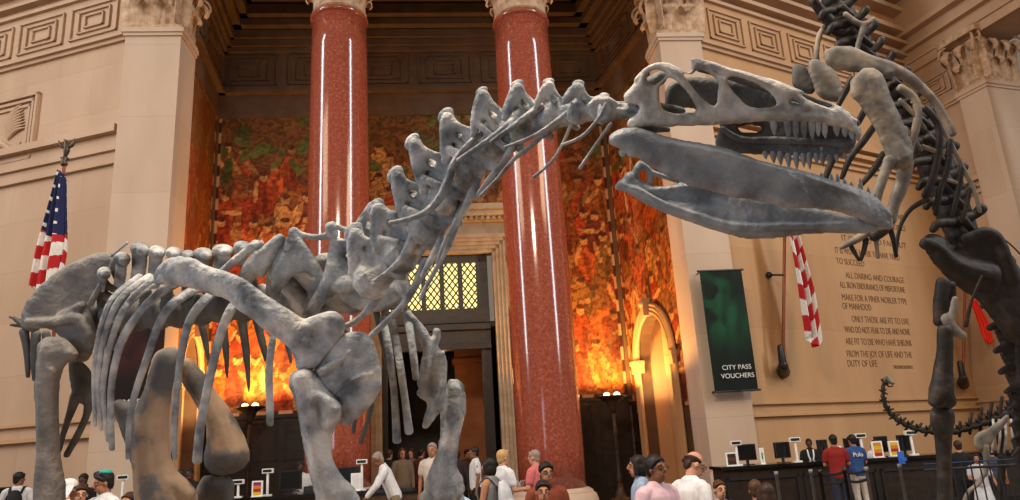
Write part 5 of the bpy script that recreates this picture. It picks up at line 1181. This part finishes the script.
# right flag on a wall pole
t_ = -1.0
def wp(px, py, t=t_): s, z = WR.hit(px, py, t); return WR.m @ Vector((s, t, z))
a = wp(783, 365, -.5); b = wp(785, 195, -1.0); r = pole(a, b, .05, 'reddish flag pole in a wall bracket right of the green banner')
br = MB(); br.tube([a+UPZ*.5, a-UPZ*.05], [.09, .12], n=10, smooth=1); br.tube([a, wp(783, 372, -.05)], [.13, .2], n=10, smooth=1); obj('bracket', br, MAT['black'], r, smooth=True)
br = MB(); br.tube([wp(783, 275, -.78), wp(769, 275, -.05)], [.03, .03], n=8, smooth=1); br.ell(wp(769, 275, -.08), (.1, .1, .1)); obj('stay', br, MAT['black'], r)
us_flag('flag', wp(783, 200, -1.0)-WR.x*.1, .1, 'red and white striped flag hanging from the wall pole right of the green banner', WR, 1, 4.0, wid=.62, visible_canton=False)
a = wp(963, 378, -.5); b = wp(966, 250, -.9); r = pole(a, b, .05, 'reddish flag pole in a wall bracket behind the dark skeleton')
br = MB(); br.tube([a+UPZ*.5, a-UPZ*.05], [.09, .12], n=10, smooth=1); br.tube([a, wp(963, 384, -.05)], [.13, .2], n=10, smooth=1); obj('bracket', br, MAT['black'], r, smooth=True)
_s, _z = W3.hit(969, 300, -.7); top = W3.m @ Vector((_s, -.7, _z)); mb = MB(); nn = 20
cols = []
vs = [top+RT*((u/nn)*.42*(1-.8*abs(v/nn-.55))+.22*v/nn)+FW*(-.06*math.sin(u*1.1+v*.2))-UPZ*(v/nn*1.55*(1-.14*abs(u/nn-.55))) for v in range(nn+1) for u in range(nn+1)]
mb.add(vs, [(j*(nn+1)+i, j*(nn+1)+i+1, (j+1)*(nn+1)+i+1, (j+1)*(nn+1)+i) for j in range(nn) for i in range(nn)])
o = obj('flag', mb, pm((.75, .035, .015)), None, loc=top, smooth=True); s = o.modifiers.new('t', 'SOLIDIFY'); s.thickness = .008; tag(o, 'plain bright red flag seen between the dark leg bones', 'flag')

# ================================================================== PEOPLE
SKN = {'fair': (.50, .25, .16), 'tan': (.36, .165, .09), 'brown': (.20, .085, .045), 'dark': (.07, .032, .02)}
HR = {'black': (.012, .01, .01), 'brown': (.07, .03, .015), 'blond': (.45, .28, .11), 'grey': (.25, .2, .17), 'dkbrown': (.035, .017, .01)}
plain('eye_white', (.7, .68, .64), .3); plain('eye_dark', (.01, .008, .006), .2); plain('lips', (.30, .09, .07), .5)
def person(px, py, d, yaw, label, skin='tan', hair='black', hstyle='short', shirt=(.6, .6, .6), sleeve='short', pants=(.03, .03, .05), arms='down', lean=0, look=0, nod=0, group=None,
           glasses=False, pack=None, cap=None, collar=False, skirt=None, H=None, stripes=None, hold=None, kip=None, text=None, vest=None, wide=1.0, bald=False, strap=False):
    top = P(px, py, d); H = H or top.z; H = min(2.0, max(.95, H)); k = H/1.75
    M = Matrix.Translation((top.x, top.y, 0)) @ Matrix.Rotation(yaw, 4, 'Z')      # facing local -Y; yaw 0 looks at the camera
    r = thing('person', M.translation, label, 'person', group, 0)
    le = math.radians(lean)
    def B(x, y, z, upper=True):
        v = Vector((x, y, z))
        if upper and z > .95 and le:
            w = v-Vector((0, 0, .95)); v = Vector((0, 0, .95))+Vector((w.x, w.y*math.cos(le)-w.z*math.sin(le), w.z*math.cos(le)+w.y*math.sin(le)))
        return M @ (v*k)
    if le:                                   # keep the head where the photo shows it
        hd = B(0, 0, 1.75); M = Matrix.Translation((2*0+top.x-(hd.x-top.x), top.y-(hd.y-top.y), 0)) @ Matrix.Rotation(yaw, 4, 'Z')
        kz = top.z/max(.5, hd.z); k = k*min(1.15, max(.8, kz)); hd = B(0, 0, 1.75); M.translation.x += top.x-hd.x; M.translation.y += top.y-hd.y
    hm = Matrix.Rotation(math.radians(look), 4, 'Z') @ Matrix.Rotation(math.radians(nod), 4, 'X')
    HC = Vector((0, -.015, 1.60))
    def Hd(x, y, z):                         # head frame
        v = hm @ Vector((x, y, z)); return B(HC.x+v.x, HC.y+v.y, HC.z+v.z)
    hr3 = (M.to_3x3() @ Matrix.Rotation(-0.0, 3, 'X') @ (Matrix.Rotation(-le*0, 3, 'X')) @ Matrix.Rotation(le, 3, 'X') @ hm.to_3x3())
    near = d < 9.5
    AX = M.to_3x3() @ Vector((0, 1, 0)); AXX = M.to_3x3() @ Vector((1, 0, 0))
    mb = MB(); sx = wide
    # head, neck, torso, legs
    mb.ell(Hd(0, .012, .035), (.076*k, .095*k, .10*k), 14, hr3); mb.ell(Hd(0, -.02, -.045), (.058*k, .068*k, .075*k), 12, hr3); mb.ell(Hd(0, -.045, -.085), (.034*k, .034*k, .03*k), 10, hr3)
    mb.tube([Hd(0, -.088, .035), Hd(0, -.108, -.005), Hd(0, -.098, -.018)], [.010*k, .017*k, .013*k], n=8, ax=AXX)
    for s in (-1, 1): mb.ell(Hd(s*.078, .01, .0), (.010*k, .02*k, .031*k), 8, hr3); mb.tube([Hd(s*.015, -.085, .04), Hd(s*.05, -.075, .043)], [.009*k, .008*k], n=6)
    T = lambda pts, rr, ax=AX, n=12: mb.tube([B(*p) for p in pts], [(a*k, b*k) for a, b in rr], n=n, ax=ax)
    T([(0, .02, 1.55), (0, .02, 1.46), (0, .02, 1.40)], [(.052, .052), (.055, .055), (.09, .07)])
    T([(0, .01, 1.42), (0, .01, 1.34), (0, .0, 1.2), (0, 0, 1.06), (0, .01, .96), (0, .01, .90)], [(.13*sx, .07), (.165*sx, .10), (.155*sx, .105), (.14*sx, .10), (.16*sx, .105), (.155*sx, .10)])
    for s in (-1, 1):
        mb.tube([B(s*.09, .01, .93, False), B(s*.095, .0, .7, False), B(s*.095, -.005, .50, False), B(s*.095, .02, .3, False), B(s*.095, .02, .09, False)], [.085*k, .072*k, .052*k, .05*k, .036*k], n=10, ax=AX)
        mb.tube([B(s*.095, .04, .045, False), B(s*.10, -.08, .04, False), B(s*.105, -.15, .03, False)], [.035*k, .035*k, .022*k], n=8, ax=UPZ)
    # arms
    AR = {'down': lambda s: ((s*.235, .02, 1.13), (s*.24, -.04, .88)), 'front': lambda s: ((s*.24, -.02, 1.13), (s*.13, -.26, 1.12)), 'fold': lambda s: ((s*.24, -.03, 1.14), (s*.02, -.24, 1.20)),
          'reach': lambda s: ((s*.22, -.22, 1.22), (s*.15, -.45, 1.12)), 'up': lambda s: ((s*.26, -.18, 1.28), (s*.10, -.30, 1.48)), 'hip': lambda s: ((s*.34, .05, 1.16), (s*.2, -.08, 1.0)),
          'point': lambda s: ((s*.24, -.25, 1.36), (s*.18, -.52, 1.44)), 'side': lambda s: ((s*.27, .02, 1.14), (s*.34, -.02, .90))}
    am = arms if isinstance(arms, (list, tuple)) else (arms, arms); J = {}
    for s, a in zip((-1, 1), am):
        e, w = AR[a](s); sh = (s*.175*sx, .015, 1.385); J[s] = (sh, e, w)
        mb.tube([B(s*.10*sx, .015, 1.40), B(*sh), B(*[(p+q)/2 for p, q in zip(sh, e)]), B(*e)], [.055*k, .058*k, .047*k, .038*k], n=10)
        mb.tube([B(*e), B(*[(p*.6+q*.4) for p, q in zip(e, w)]), B(*w)], [.038*k, .037*k, .025*k], n=10)
    body = solid('body', mb, pm(SKN[skin], .6), r, vox=.0085 if near else .013, it=2)
    # hands: palm, four fingers and a thumb joined to the wrist
    for s in (-1, 1):
        sh, e, w = J[s]; E = B(*e); W0 = B(*w); dr = (W0-E).normalized(); side = dr.cross(UPZ); side = side.normalized() if side.length > .1 else AXX.copy(); nr = side.cross(dr).normalized()
        hb = MB(); hb.tube([W0-dr*.01*k, W0+dr*.035*k, W0+dr*.075*k], [(.028*k, .018*k), (.038*k, .016*k), (.036*k, .013*k)], n=10, ax=nr)
        for q, (o_, L_) in enumerate(((-.028, .055), (-.010, .065), (.009, .062), (.027, .048))):
            p0 = W0+dr*.07*k+side*o_*k; hb.tube([p0, p0+dr*L_*.5*k-nr*.006*k, p0+dr*L_*.85*k-nr*.02*k, p0+dr*L_*k-nr*.034*k], [.0092*k, .0085*k, .0078*k, .006*k], n=6)
        p0 = W0+dr*.025*k+side*s*.028*k; hb.tube([p0, p0+dr*.03*k+side*s*.022*k-nr*.01*k, p0+dr*.058*k+side*s*.024*k-nr*.02*k], [.012*k, .010*k, .008*k], n=6)
        obj('hand', hb, pm(SKN[skin], .6), r, smooth=True)
    # face
    em = MB()
    for s in (-1, 1):
        eb = MB().ell(Hd(s*.031, -.078, .018), (.0125*k, .009*k, .0055*k), 8, hr3); o = obj('eye', eb, MAT['eye_white'], r, smooth=True)
        obj('iris', MB().ell(Hd(s*.031, -.085, .018), (.0058*k, .0035*k, .0055*k), 8, hr3), MAT['eye_dark'], o, smooth=True)
        obj('eyebrow', MB().tube([Hd(s*.015, -.088, .040), Hd(s*.034, -.085, .044), Hd(s*.052, -.073, .038)], [.003*k, .004*k, .002*k], n=6), pm(HR[hair]), r, smooth=True)
    obj('mouth', MB().tube([Hd(-.024, -.082, -.052), Hd(0, -.092, -.054), Hd(.024, -.082, -.052)], [.004*k, .0085*k, .004*k], n=6), MAT['lips'], r, smooth=True)
    # hair
    hb = MB(); hmt = pm(HR[hair], .55)
    if not bald:
        hb.ell(Hd(0, .026, .055), (.087*k, .098*k, .094*k), 14, hr3)
        hb.tube([Hd(-.074, .01, .02), Hd(-.062, -.045, .075), Hd(0, -.066, .098), Hd(.062, -.045, .075), Hd(.074, .01, .02)], [.012*k, .016*k, .02*k, .016*k, .012*k], n=8)
        hb.ell(Hd(0, .06, -.0), (.072*k, .05*k, .085*k), 12, hr3)
    else:
        for s in (-1, 1): hb.tube([Hd(s*.070, -.02, .04), Hd(s*.070, .03, .035), Hd(s*.045, .075, .035), Hd(0, .09, .03)], [(.02*k, .012*k), (.042*k, .014*k), (.052*k, .018*k), (.055*k, .02*k)], n=8)
        hb.ell(Hd(0, .075, -.01), (.066*k, .036*k, .065*k), 12, hr3)
    if hstyle == 'bob': hb.ell(Hd(0, .045, -.02), (.092*k, .075*k, .115*k), 12, hr3); hb.tube([Hd(-.082, -.02, .06), Hd(-.092, -.015, -.07)], [.022*k, .026*k], n=8); hb.tube([Hd(.082, -.02, .06), Hd(.092, -.015, -.07)], [.022*k, .026*k], n=8)
    if hstyle == 'long': hb.tube([Hd(0, .06, .05), Hd(0, .09, -.08), Hd(0, .10, -.25)], [(.085*k, .05*k), (.09*k, .045*k), (.06*k, .03*k)], n=12, ax=AX)
    if hstyle == 'tied': hb.ell(Hd(0, .115, .0), (.045*k, .04*k, .045*k), 10, hr3)
    if hstyle == 'updo': hb.ell(Hd(.0, .10, .09), (.05*k, .045*k, .045*k), 10, hr3); hb.ell(Hd(.03, .07, .12), (.035*k, .035*k, .03*k), 8, hr3)
    if hstyle == 'messy':
        rg = random.Random(int(px))
        for _ in range(10): hb.ell(Hd(rg.uniform(-.06, .06), rg.uniform(-.06, .08), .09+rg.uniform(0, .045)), (.03*k, .03*k, .025*k), 8, hr3)
    solid('hair', hb, hmt, r, vox=.009 if near else .013, it=2, rough=.0022*k)
    if glasses:
        g = MB()
        for s in (-1, 1):
            ring = [Hd(s*.032+.024*math.cos(a), -.106, .015+.017*math.sin(a)) for a in np.linspace(0, 2*math.pi, 13)]; g.tube(ring, [.0028*k]*13, n=5, smooth=1); g.tube([Hd(s*.056, -.104, .018), Hd(s*.082, -.02, .012)], [.0028*k]*2, n=5)
        g.tube([Hd(-.01, -.108, .018), Hd(.01, -.108, .018)], [.003*k]*2, n=5); obj('glasses', g, MAT['black'], r)
    if cap:
        c_ = MB(); c_.lathe([(.104*k, 0), (.106*k, .03*k), (.096*k, .075*k), (.06*k, .105*k), (.01*k, .115*k)], (0, 0, 0), 20); mm = Matrix.Translation(Hd(0, .02, .045)) @ hr3.to_4x4()
        c_.v = [tuple(mm @ Vector(v)) for v in c_.v]; cp = obj('cap', c_, pm((.72, .71, .70)), r, smooth=True)
        bm_ = MB(); bm_.tube([Hd(0, .02-.10*1, .05), Hd(0, -.12, .045), Hd(0, -.17, .035)], [(.08*k, .006*k), (.075*k, .006*k), (.04*k, .005*k)], n=10, ax=UPZ); obj('brim', bm_, pm((.72, .71, .70)), cp, smooth=True)
        obj('emblem', MB().ell(Hd(-.01, .124, .085), (.03*k, .012*k, .026*k), 10, hr3), pm((.15, .02, .04)), cp)
    if kip:
        c_ = MB(); c_.lathe([(.078*k, 0), (.07*k, .022*k), (.04*k, .042*k), (.005*k, .048*k)], (0, 0, 0), 20); mm = Matrix.Translation(Hd(0, .035, .108)) @ hr3.to_4x4() @ Matrix.Rotation(math.radians(-14), 4, 'X')
        c_.v = [tuple(mm @ Vector(v)) for v in c_.v]; obj('skullcap', c_, pm(kip), r, smooth=True)
    # clothes
    t = MB(); o_ = .014; TT = lambda pts, rr: t.tube([B(*p) for p in pts], [((a+o_)*k, (b+o_)*k) for a, b in rr], n=14, ax=AX)
    TT([(0, .018, 1.425), (0, .01, 1.35), (0, .0, 1.2), (0, 0, 1.06), (0, .01, .92)], [(.112*sx, .075), (.172*sx, .108), (.162*sx, .112), (.155*sx, .112), (.168*sx, .118)])
    if sleeve != 'none':
        for s in (-1, 1):
            sh, e, w = J[s]; mid = tuple(p+(q-p)*(.62) for p, q in zip(sh, e))
            t.tube([B(s*.09*sx, .015, 1.40), B(*sh), B(*mid)]+([B(*e)] if sleeve == 'long' else []), [.064*k, .074*k, .068*k]+([.055*k] if sleeve == 'long' else []), n=12)
            if sleeve == 'long': t.tube([B(*e), B(*[(p*.5+q*.5) for p, q in zip(e, w)]), B(*[(p*.08+q*.92) for p, q in zip(e, w)])], [.055*k, .048*k, .040*k], n=12)
    shirt = tuple(c*.84 for c in shirt); so = solid('shirt', t, pm(shirt, .85), r, vox=.010 if near else .014, it=2)
    if collar:
        cb = MB(); ring = [B(.066*math.cos(a), .02+.062*math.sin(a), 1.475-.02*(1 if math.sin(a) < 0 else -.5)*abs(math.sin(a))) for a in np.linspace(-math.pi*.45, math.pi*1.45, 20)]
        cb.tube(ring, [(.006*k, .022*k)]*20, n=8, ax=UPZ, smooth=1); obj('collar', cb, pm(tuple(min(1, c*1.1) for c in shirt), .85), so, smooth=True)
    if stripes:
        for s in (-1, 1): obj('scarf_stripe', MB().tube([B(s*.07, -.07, 1.45), B(s*.06, -.13, 1.3), B(s*.02, -.13, 1.15)], [.018*k, .02*k, .02*k], n=8), pm(stripes), so)
    if vest:
        for s in (-1, 1): obj('shoulder_patch', MB().ell(B(s*.24, .0, 1.33), (.015*k, .035*k, .04*k), 8), pm(vest), so)
    if text:
        tm = text_mesh(text, .13*k, M @ Matrix.Rotation(math.pi, 4, 'Z') @ Matrix.Translation((-.01, -.150*k, 1.27*k)), align='CENTER', extr=.006); obj('lettering', tm, MAT['white'], so)
    pb_ = MB(); pants_m = pm(pants, .85)
    if skirt is None:
        pb_.tube([B(0, .01, 1.0), B(0, .01, .92), B(0, .01, .86, False)], [(.16*k, .112*k), (.172*k, .12*k), (.165*k, .115*k)], n=14, ax=AX)
        for s in (-1, 1): pb_.tube([B(s*.088, .01, .92, False), B(s*.096, 0, .7, False), B(s*.097, 0, .5, False), B(s*.097, .02, .3, False), B(s*.097, .02, .08, False)], [.095*k, .086*k, .070*k, .064*k, .058*k], n=12, ax=AX)
        solid('trousers', pb_, pants_m, r, vox=.013, it=2)
    else:
        pb_.tube([B(0, .01, 1.02), B(0, .01, .9), B(0, .01, .6, False), B(0, .01, .45, False)], [(.155*k, .11*k), (.185*k, .13*k), (.23*k, .18*k), (.25*k, .20*k)], n=18, ax=AX); obj('skirt', pb_, pm(skirt, .85), r, smooth=True)
    for s in (-1, 1): obj('shoe', MB().tube([B(s*.097, .05, .045, False), B(s*.10, -.06, .045, False), B(s*.105, -.17, .035, False)], [(.042*k, .045*k), (.046*k, .042*k), (.035*k, .030*k)], n=10, ax=UPZ), MAT['black'], r, smooth=True)
    if pack:
        q = thing('backpack', B(0, .2, 1.0), pack[1], 'backpack'); b2 = MB(); b2.tube([B(0, .21, .97), B(0, .23, 1.1), B(0, .22, 1.27), B(0, .19, 1.38)], [(.13*k, .07*k), (.15*k, .095*k), (.14*k, .085*k), (.09*k, .05*k)], n=14, ax=AX); b2.tube([B(0, .30, 1.0), B(0, .31, 1.14)], [(.10*k, .04*k), (.09*k, .035*k)], n=12, ax=AX)
        solid('bag', b2, pm(pack[0], .8), q, vox=.012)
        for s in (-1, 1): obj('shoulder_strap', MB().tube([B(s*.09, .16, 1.36), B(s*.11, .04, 1.475), B(s*.125, -.085, 1.42), B(s*.13, -.145, 1.25), B(s*.165, -.02, 1.04), B(s*.13, .14, 1.02)], [(.022*k, .006*k)]*6, n=8, ax=AX), pm(tuple(c*.35 for c in pack[0]), .8), q, smooth=True)
    if hold:
        w = J[hold[2]][2]; c = B(w[0]*.7, w[1]-.09, w[2]+.05); Rm = M.to_3x3().to_4x4(); Rm.translation = c
        tag(obj(hold[0], MB().box(-.07*k, .07*k, -.004, .004, -.06*k, .09*k, Rm @ Matrix.Rotation(-.5, 4, 'X')), pm(hold[1], .6), None, loc=c), hold[3], hold[4])
    return r
R = math.radians
BLK = (.012, .012, .014)
# left side
person(20, 471, 14.6, R(200), 'person in white T-shirt with a black backpack at the far left counter', 'brown', 'black', shirt=(.62, .62, .64), pack=((.012, .012, .014), 'black backpack on the person at far left'), look=-40)
person(70, 479, 9.6, R(170), 'child in white baseball cap seen from behind, right of the grey thigh bone', 'fair', 'dkbrown', shirt=(.6, .6, .6), cap=True)
person(81, 484, 9.2, R(66), 'child with dark hair and dark-rimmed glasses beside the white cap', 'fair', 'dkbrown', 'messy', shirt=(.68, .68, .68), glasses=True, arms=('down', 'point'), look=-35)
person(84, 473, 15.4, R(10), 'dark-skinned clerk in black jacket behind the far left counter', 'dark', 'black', shirt=BLK, sleeve='long', stripes=(.6, .6, .6))
person(106, 470, 8.7, R(-30), 'boy in white T-shirt wearing a turquoise skullcap', 'tan', 'black', 'messy', shirt=(.68, .68, .70), kip=(.03, .30, .26), arms=('up', 'down'), look=-25, nod=12, hold=('paper_sheet', (.68, .72, .76), -1, 'folded white paper held by the boy in the turquoise skullcap', 'paper'))
person(130, 491, 8.0, R(-10), 'short-haired child whose head just shows left of the brown leg bone', 'tan', 'dkbrown', shirt=(.5, .5, .5))
person(181, 469, 14.4, R(160), 'woman with dark hair in white top behind the brown leg bones', 'tan', 'black', 'bob', shirt=(.6, .6, .6))
person(190, 467, 15.2, R(5), 'dark-skinned person in black facing the hall between the brown leg bones', 'dark', 'black', shirt=BLK, sleeve='long')
# counter clerks left
person(301, 461, 17.6, R(20), 'clerk in white shirt behind the left counter beside a monitor', 'dark', 'black', shirt=(.62, .62, .62), collar=True, arms='front')
person(375, 452, 14.6, R(-78), 'man in white shirt leaning on the counter left of the granite column', 'brown', 'grey', shirt=(.70, .70, .72), sleeve='long', pants=(.22, .17, .11), arms='reach', lean=24, collar=True)
# crowd in the doorway
DW = [(389, 441, 21.0, R(160), 'man in dark suit at the left side of the doorway crowd', 'tan', 'dkbrown', 'short', BLK, (.02, .02, .02), None),
      (402, 443, 20.0, R(20), 'woman in beige top in the shaded doorway', 'tan', 'dkbrown', 'bob', (.16, .11, .07), (.1, .08, .06), None),
      (412, 445, 22.5, R(-30), 'woman in pale blouse and dark skirt deep in the doorway', 'fair', 'dkbrown', 'bob', (.15, .12, .10), BLK, (.03, .03, .04)),
      (421, 447, 21.5, R(150), 'person in dark red top behind the man in white shirt', 'tan', 'black', 'short', (.12, .035, .02), BLK, None),
      (457, 450, 20.5, R(170), 'person in dark clothes seen just right of the grey forelimb', 'dark', 'black', 'short', (.03, .02, .02), BLK, None),
      (467, 449, 22.5, R(30), 'person in brown jacket behind the security guard', 'tan', 'black', 'short', (.08, .04, .02), BLK, None)]
for a in DW: person(a[0], a[1], a[2], a[3], a[4], a[5], a[6], a[7], shirt=a[8], pants=a[9], skirt=a[10], sleeve='long', group='people in the dark doorway')
person(432, 441, 15.0, R(-12), 'man in open white shirt walking out of the doorway', 'tan', 'grey', shirt=(.60, .52, .46), collar=True, pants=(.04, .035, .03))
person(474, 446, 17.0, R(-75), 'security guard in white shirt with shoulder patches and black trousers', 'brown', 'black', shirt=(.66, .66, .68), pants=BLK, vest=(.02, .02, .05), collar=True)
person(489, 457, 10.0, R(-115), 'woman with black bob wearing a light grey backpack, facing left', 'tan', 'black', 'bob', shirt=(.20, .20, .21), sleeve='none', pack=((.48, .50, .54), 'light grey backpack on the woman with black bob'), arms='front')
person(502, 449, 11.8, R(130), 'blonde woman in white T-shirt holding a leaflet', 'fair', 'blond', 'messy', shirt=(.68, .70, .74), arms='front', pants=BLK, hold=('leaflet', (.62, .60, .58), 1, 'pale leaflet in the hand of the blonde woman', 'leaflet'))
person(534, 449, 12.4, R(-120), 'grey-haired person in pink shirt in front of the right granite column', 'fair', 'grey', shirt=(.62, .16, .17), arms='front', hold=('booklet', (.6, .6, .62), -1, 'thin white booklet held by the person in pink shirt', 'booklet'))
person(545, 461, 8.0, R(10), 'woman in rust-brown blouse with glasses and tied dark hair', 'tan', 'black', 'tied', shirt=(.22, .05, .025), sleeve='long', glasses=True, look=8)
person(542, 479, 6.9, R(5), 'boy with short black hair in front of the woman in glasses', 'tan', 'black', shirt=(.2, .06, .03))
person(448, 471, 7.4, R(-150), 'person in light blue shirt whose shoulder shows right of the grey forelimb', 'fair', 'dkbrown', shirt=(.40, .62, .78), wide=1.1)
# right group
person(637, 454, 8.0, R(-100), 'dark-haired person in blue checked shirt looking left behind the man in pink polo', 'tan', 'black', 'bob', shirt=(.30, .38, .52), sleeve='long', look=0)
person(654, 454, 6.6, R(38), 'man in pale pink polo shirt with glasses and black hair', 'brown', 'black', shirt=(.68, .47, .52), glasses=True, collar=True, arms=('down', 'front'), nod=-4, wide=1.12)
person(694, 450, 6.9, R(122), 'balding man in white T-shirt seen from behind, wearing dark glasses', 'fair', 'dkbrown', shirt=(.74, .74, .77), glasses=True, bald=True, arms=('down', 'down'), look=-18, nod=12, wide=.98, lean=14)
person(718, 479, 7.6, R(14), 'girl with light brown hair pinned up, right of the man in white T-shirt', 'fair', 'brown', 'updo', shirt=(.3, .25, .25))
person(754, 479, 7.2, R(165), 'child with brown hair seen from behind below the counter, leftmost of the two', 'tan', 'brown', shirt=(.12, .04, .03))
person(765, 482, 6.3, R(195), 'child with dark brown hair seen from behind, nearest of the two below the counter', 'tan', 'dkbrown', 'bob', shirt=(.05, .03, .03))
# right counter
person(808, 438, 18.0, R(-15), 'clerk in black with a white striped scarf behind the right counter', 'dark', 'black', shirt=BLK, sleeve='long', stripes=(.7, .7, .7), arms='front')
person(832, 434, 15.1, R(172), 'man in dark red T-shirt and jeans standing at the right counter', 'tan', 'black', shirt=(.26, .018, .016), pants=(.02, .03, .055), arms='front')
person(851, 434, 15.6, R(188), 'man in blue lettered T-shirt and beige trousers at the right counter', 'tan', 'black', shirt=(.03, .075, .24), pants=(.45, .40, .34), arms='front', text='Polo')
person(873, 440, 18.0, R(10), 'woman clerk with long black hair and white shirt behind the right counter', 'tan', 'black', 'bob', shirt=(.62, .62, .64), stripes=BLK, arms='front', nod=10)
person(957, 440, 13.6, R(150), 'man in black T-shirt behind the dark leg bone holding hands with a woman', 'fair', 'dkbrown', shirt=BLK, pants=BLK, arms=('side', 'side'))
person(975, 453, 13.2, R(-25), 'woman in white patterned dress beside the man in black', 'tan', 'black', 'bob', shirt=(.55, .56, .60), skirt=(.52, .54, .58), arms=('front', 'side'))
person(990, 447, 15.0, R(160), 'dark-clothed person behind the small skeleton at the right', 'tan', 'black', shirt=(.05, .06, .09), pants=BLK)
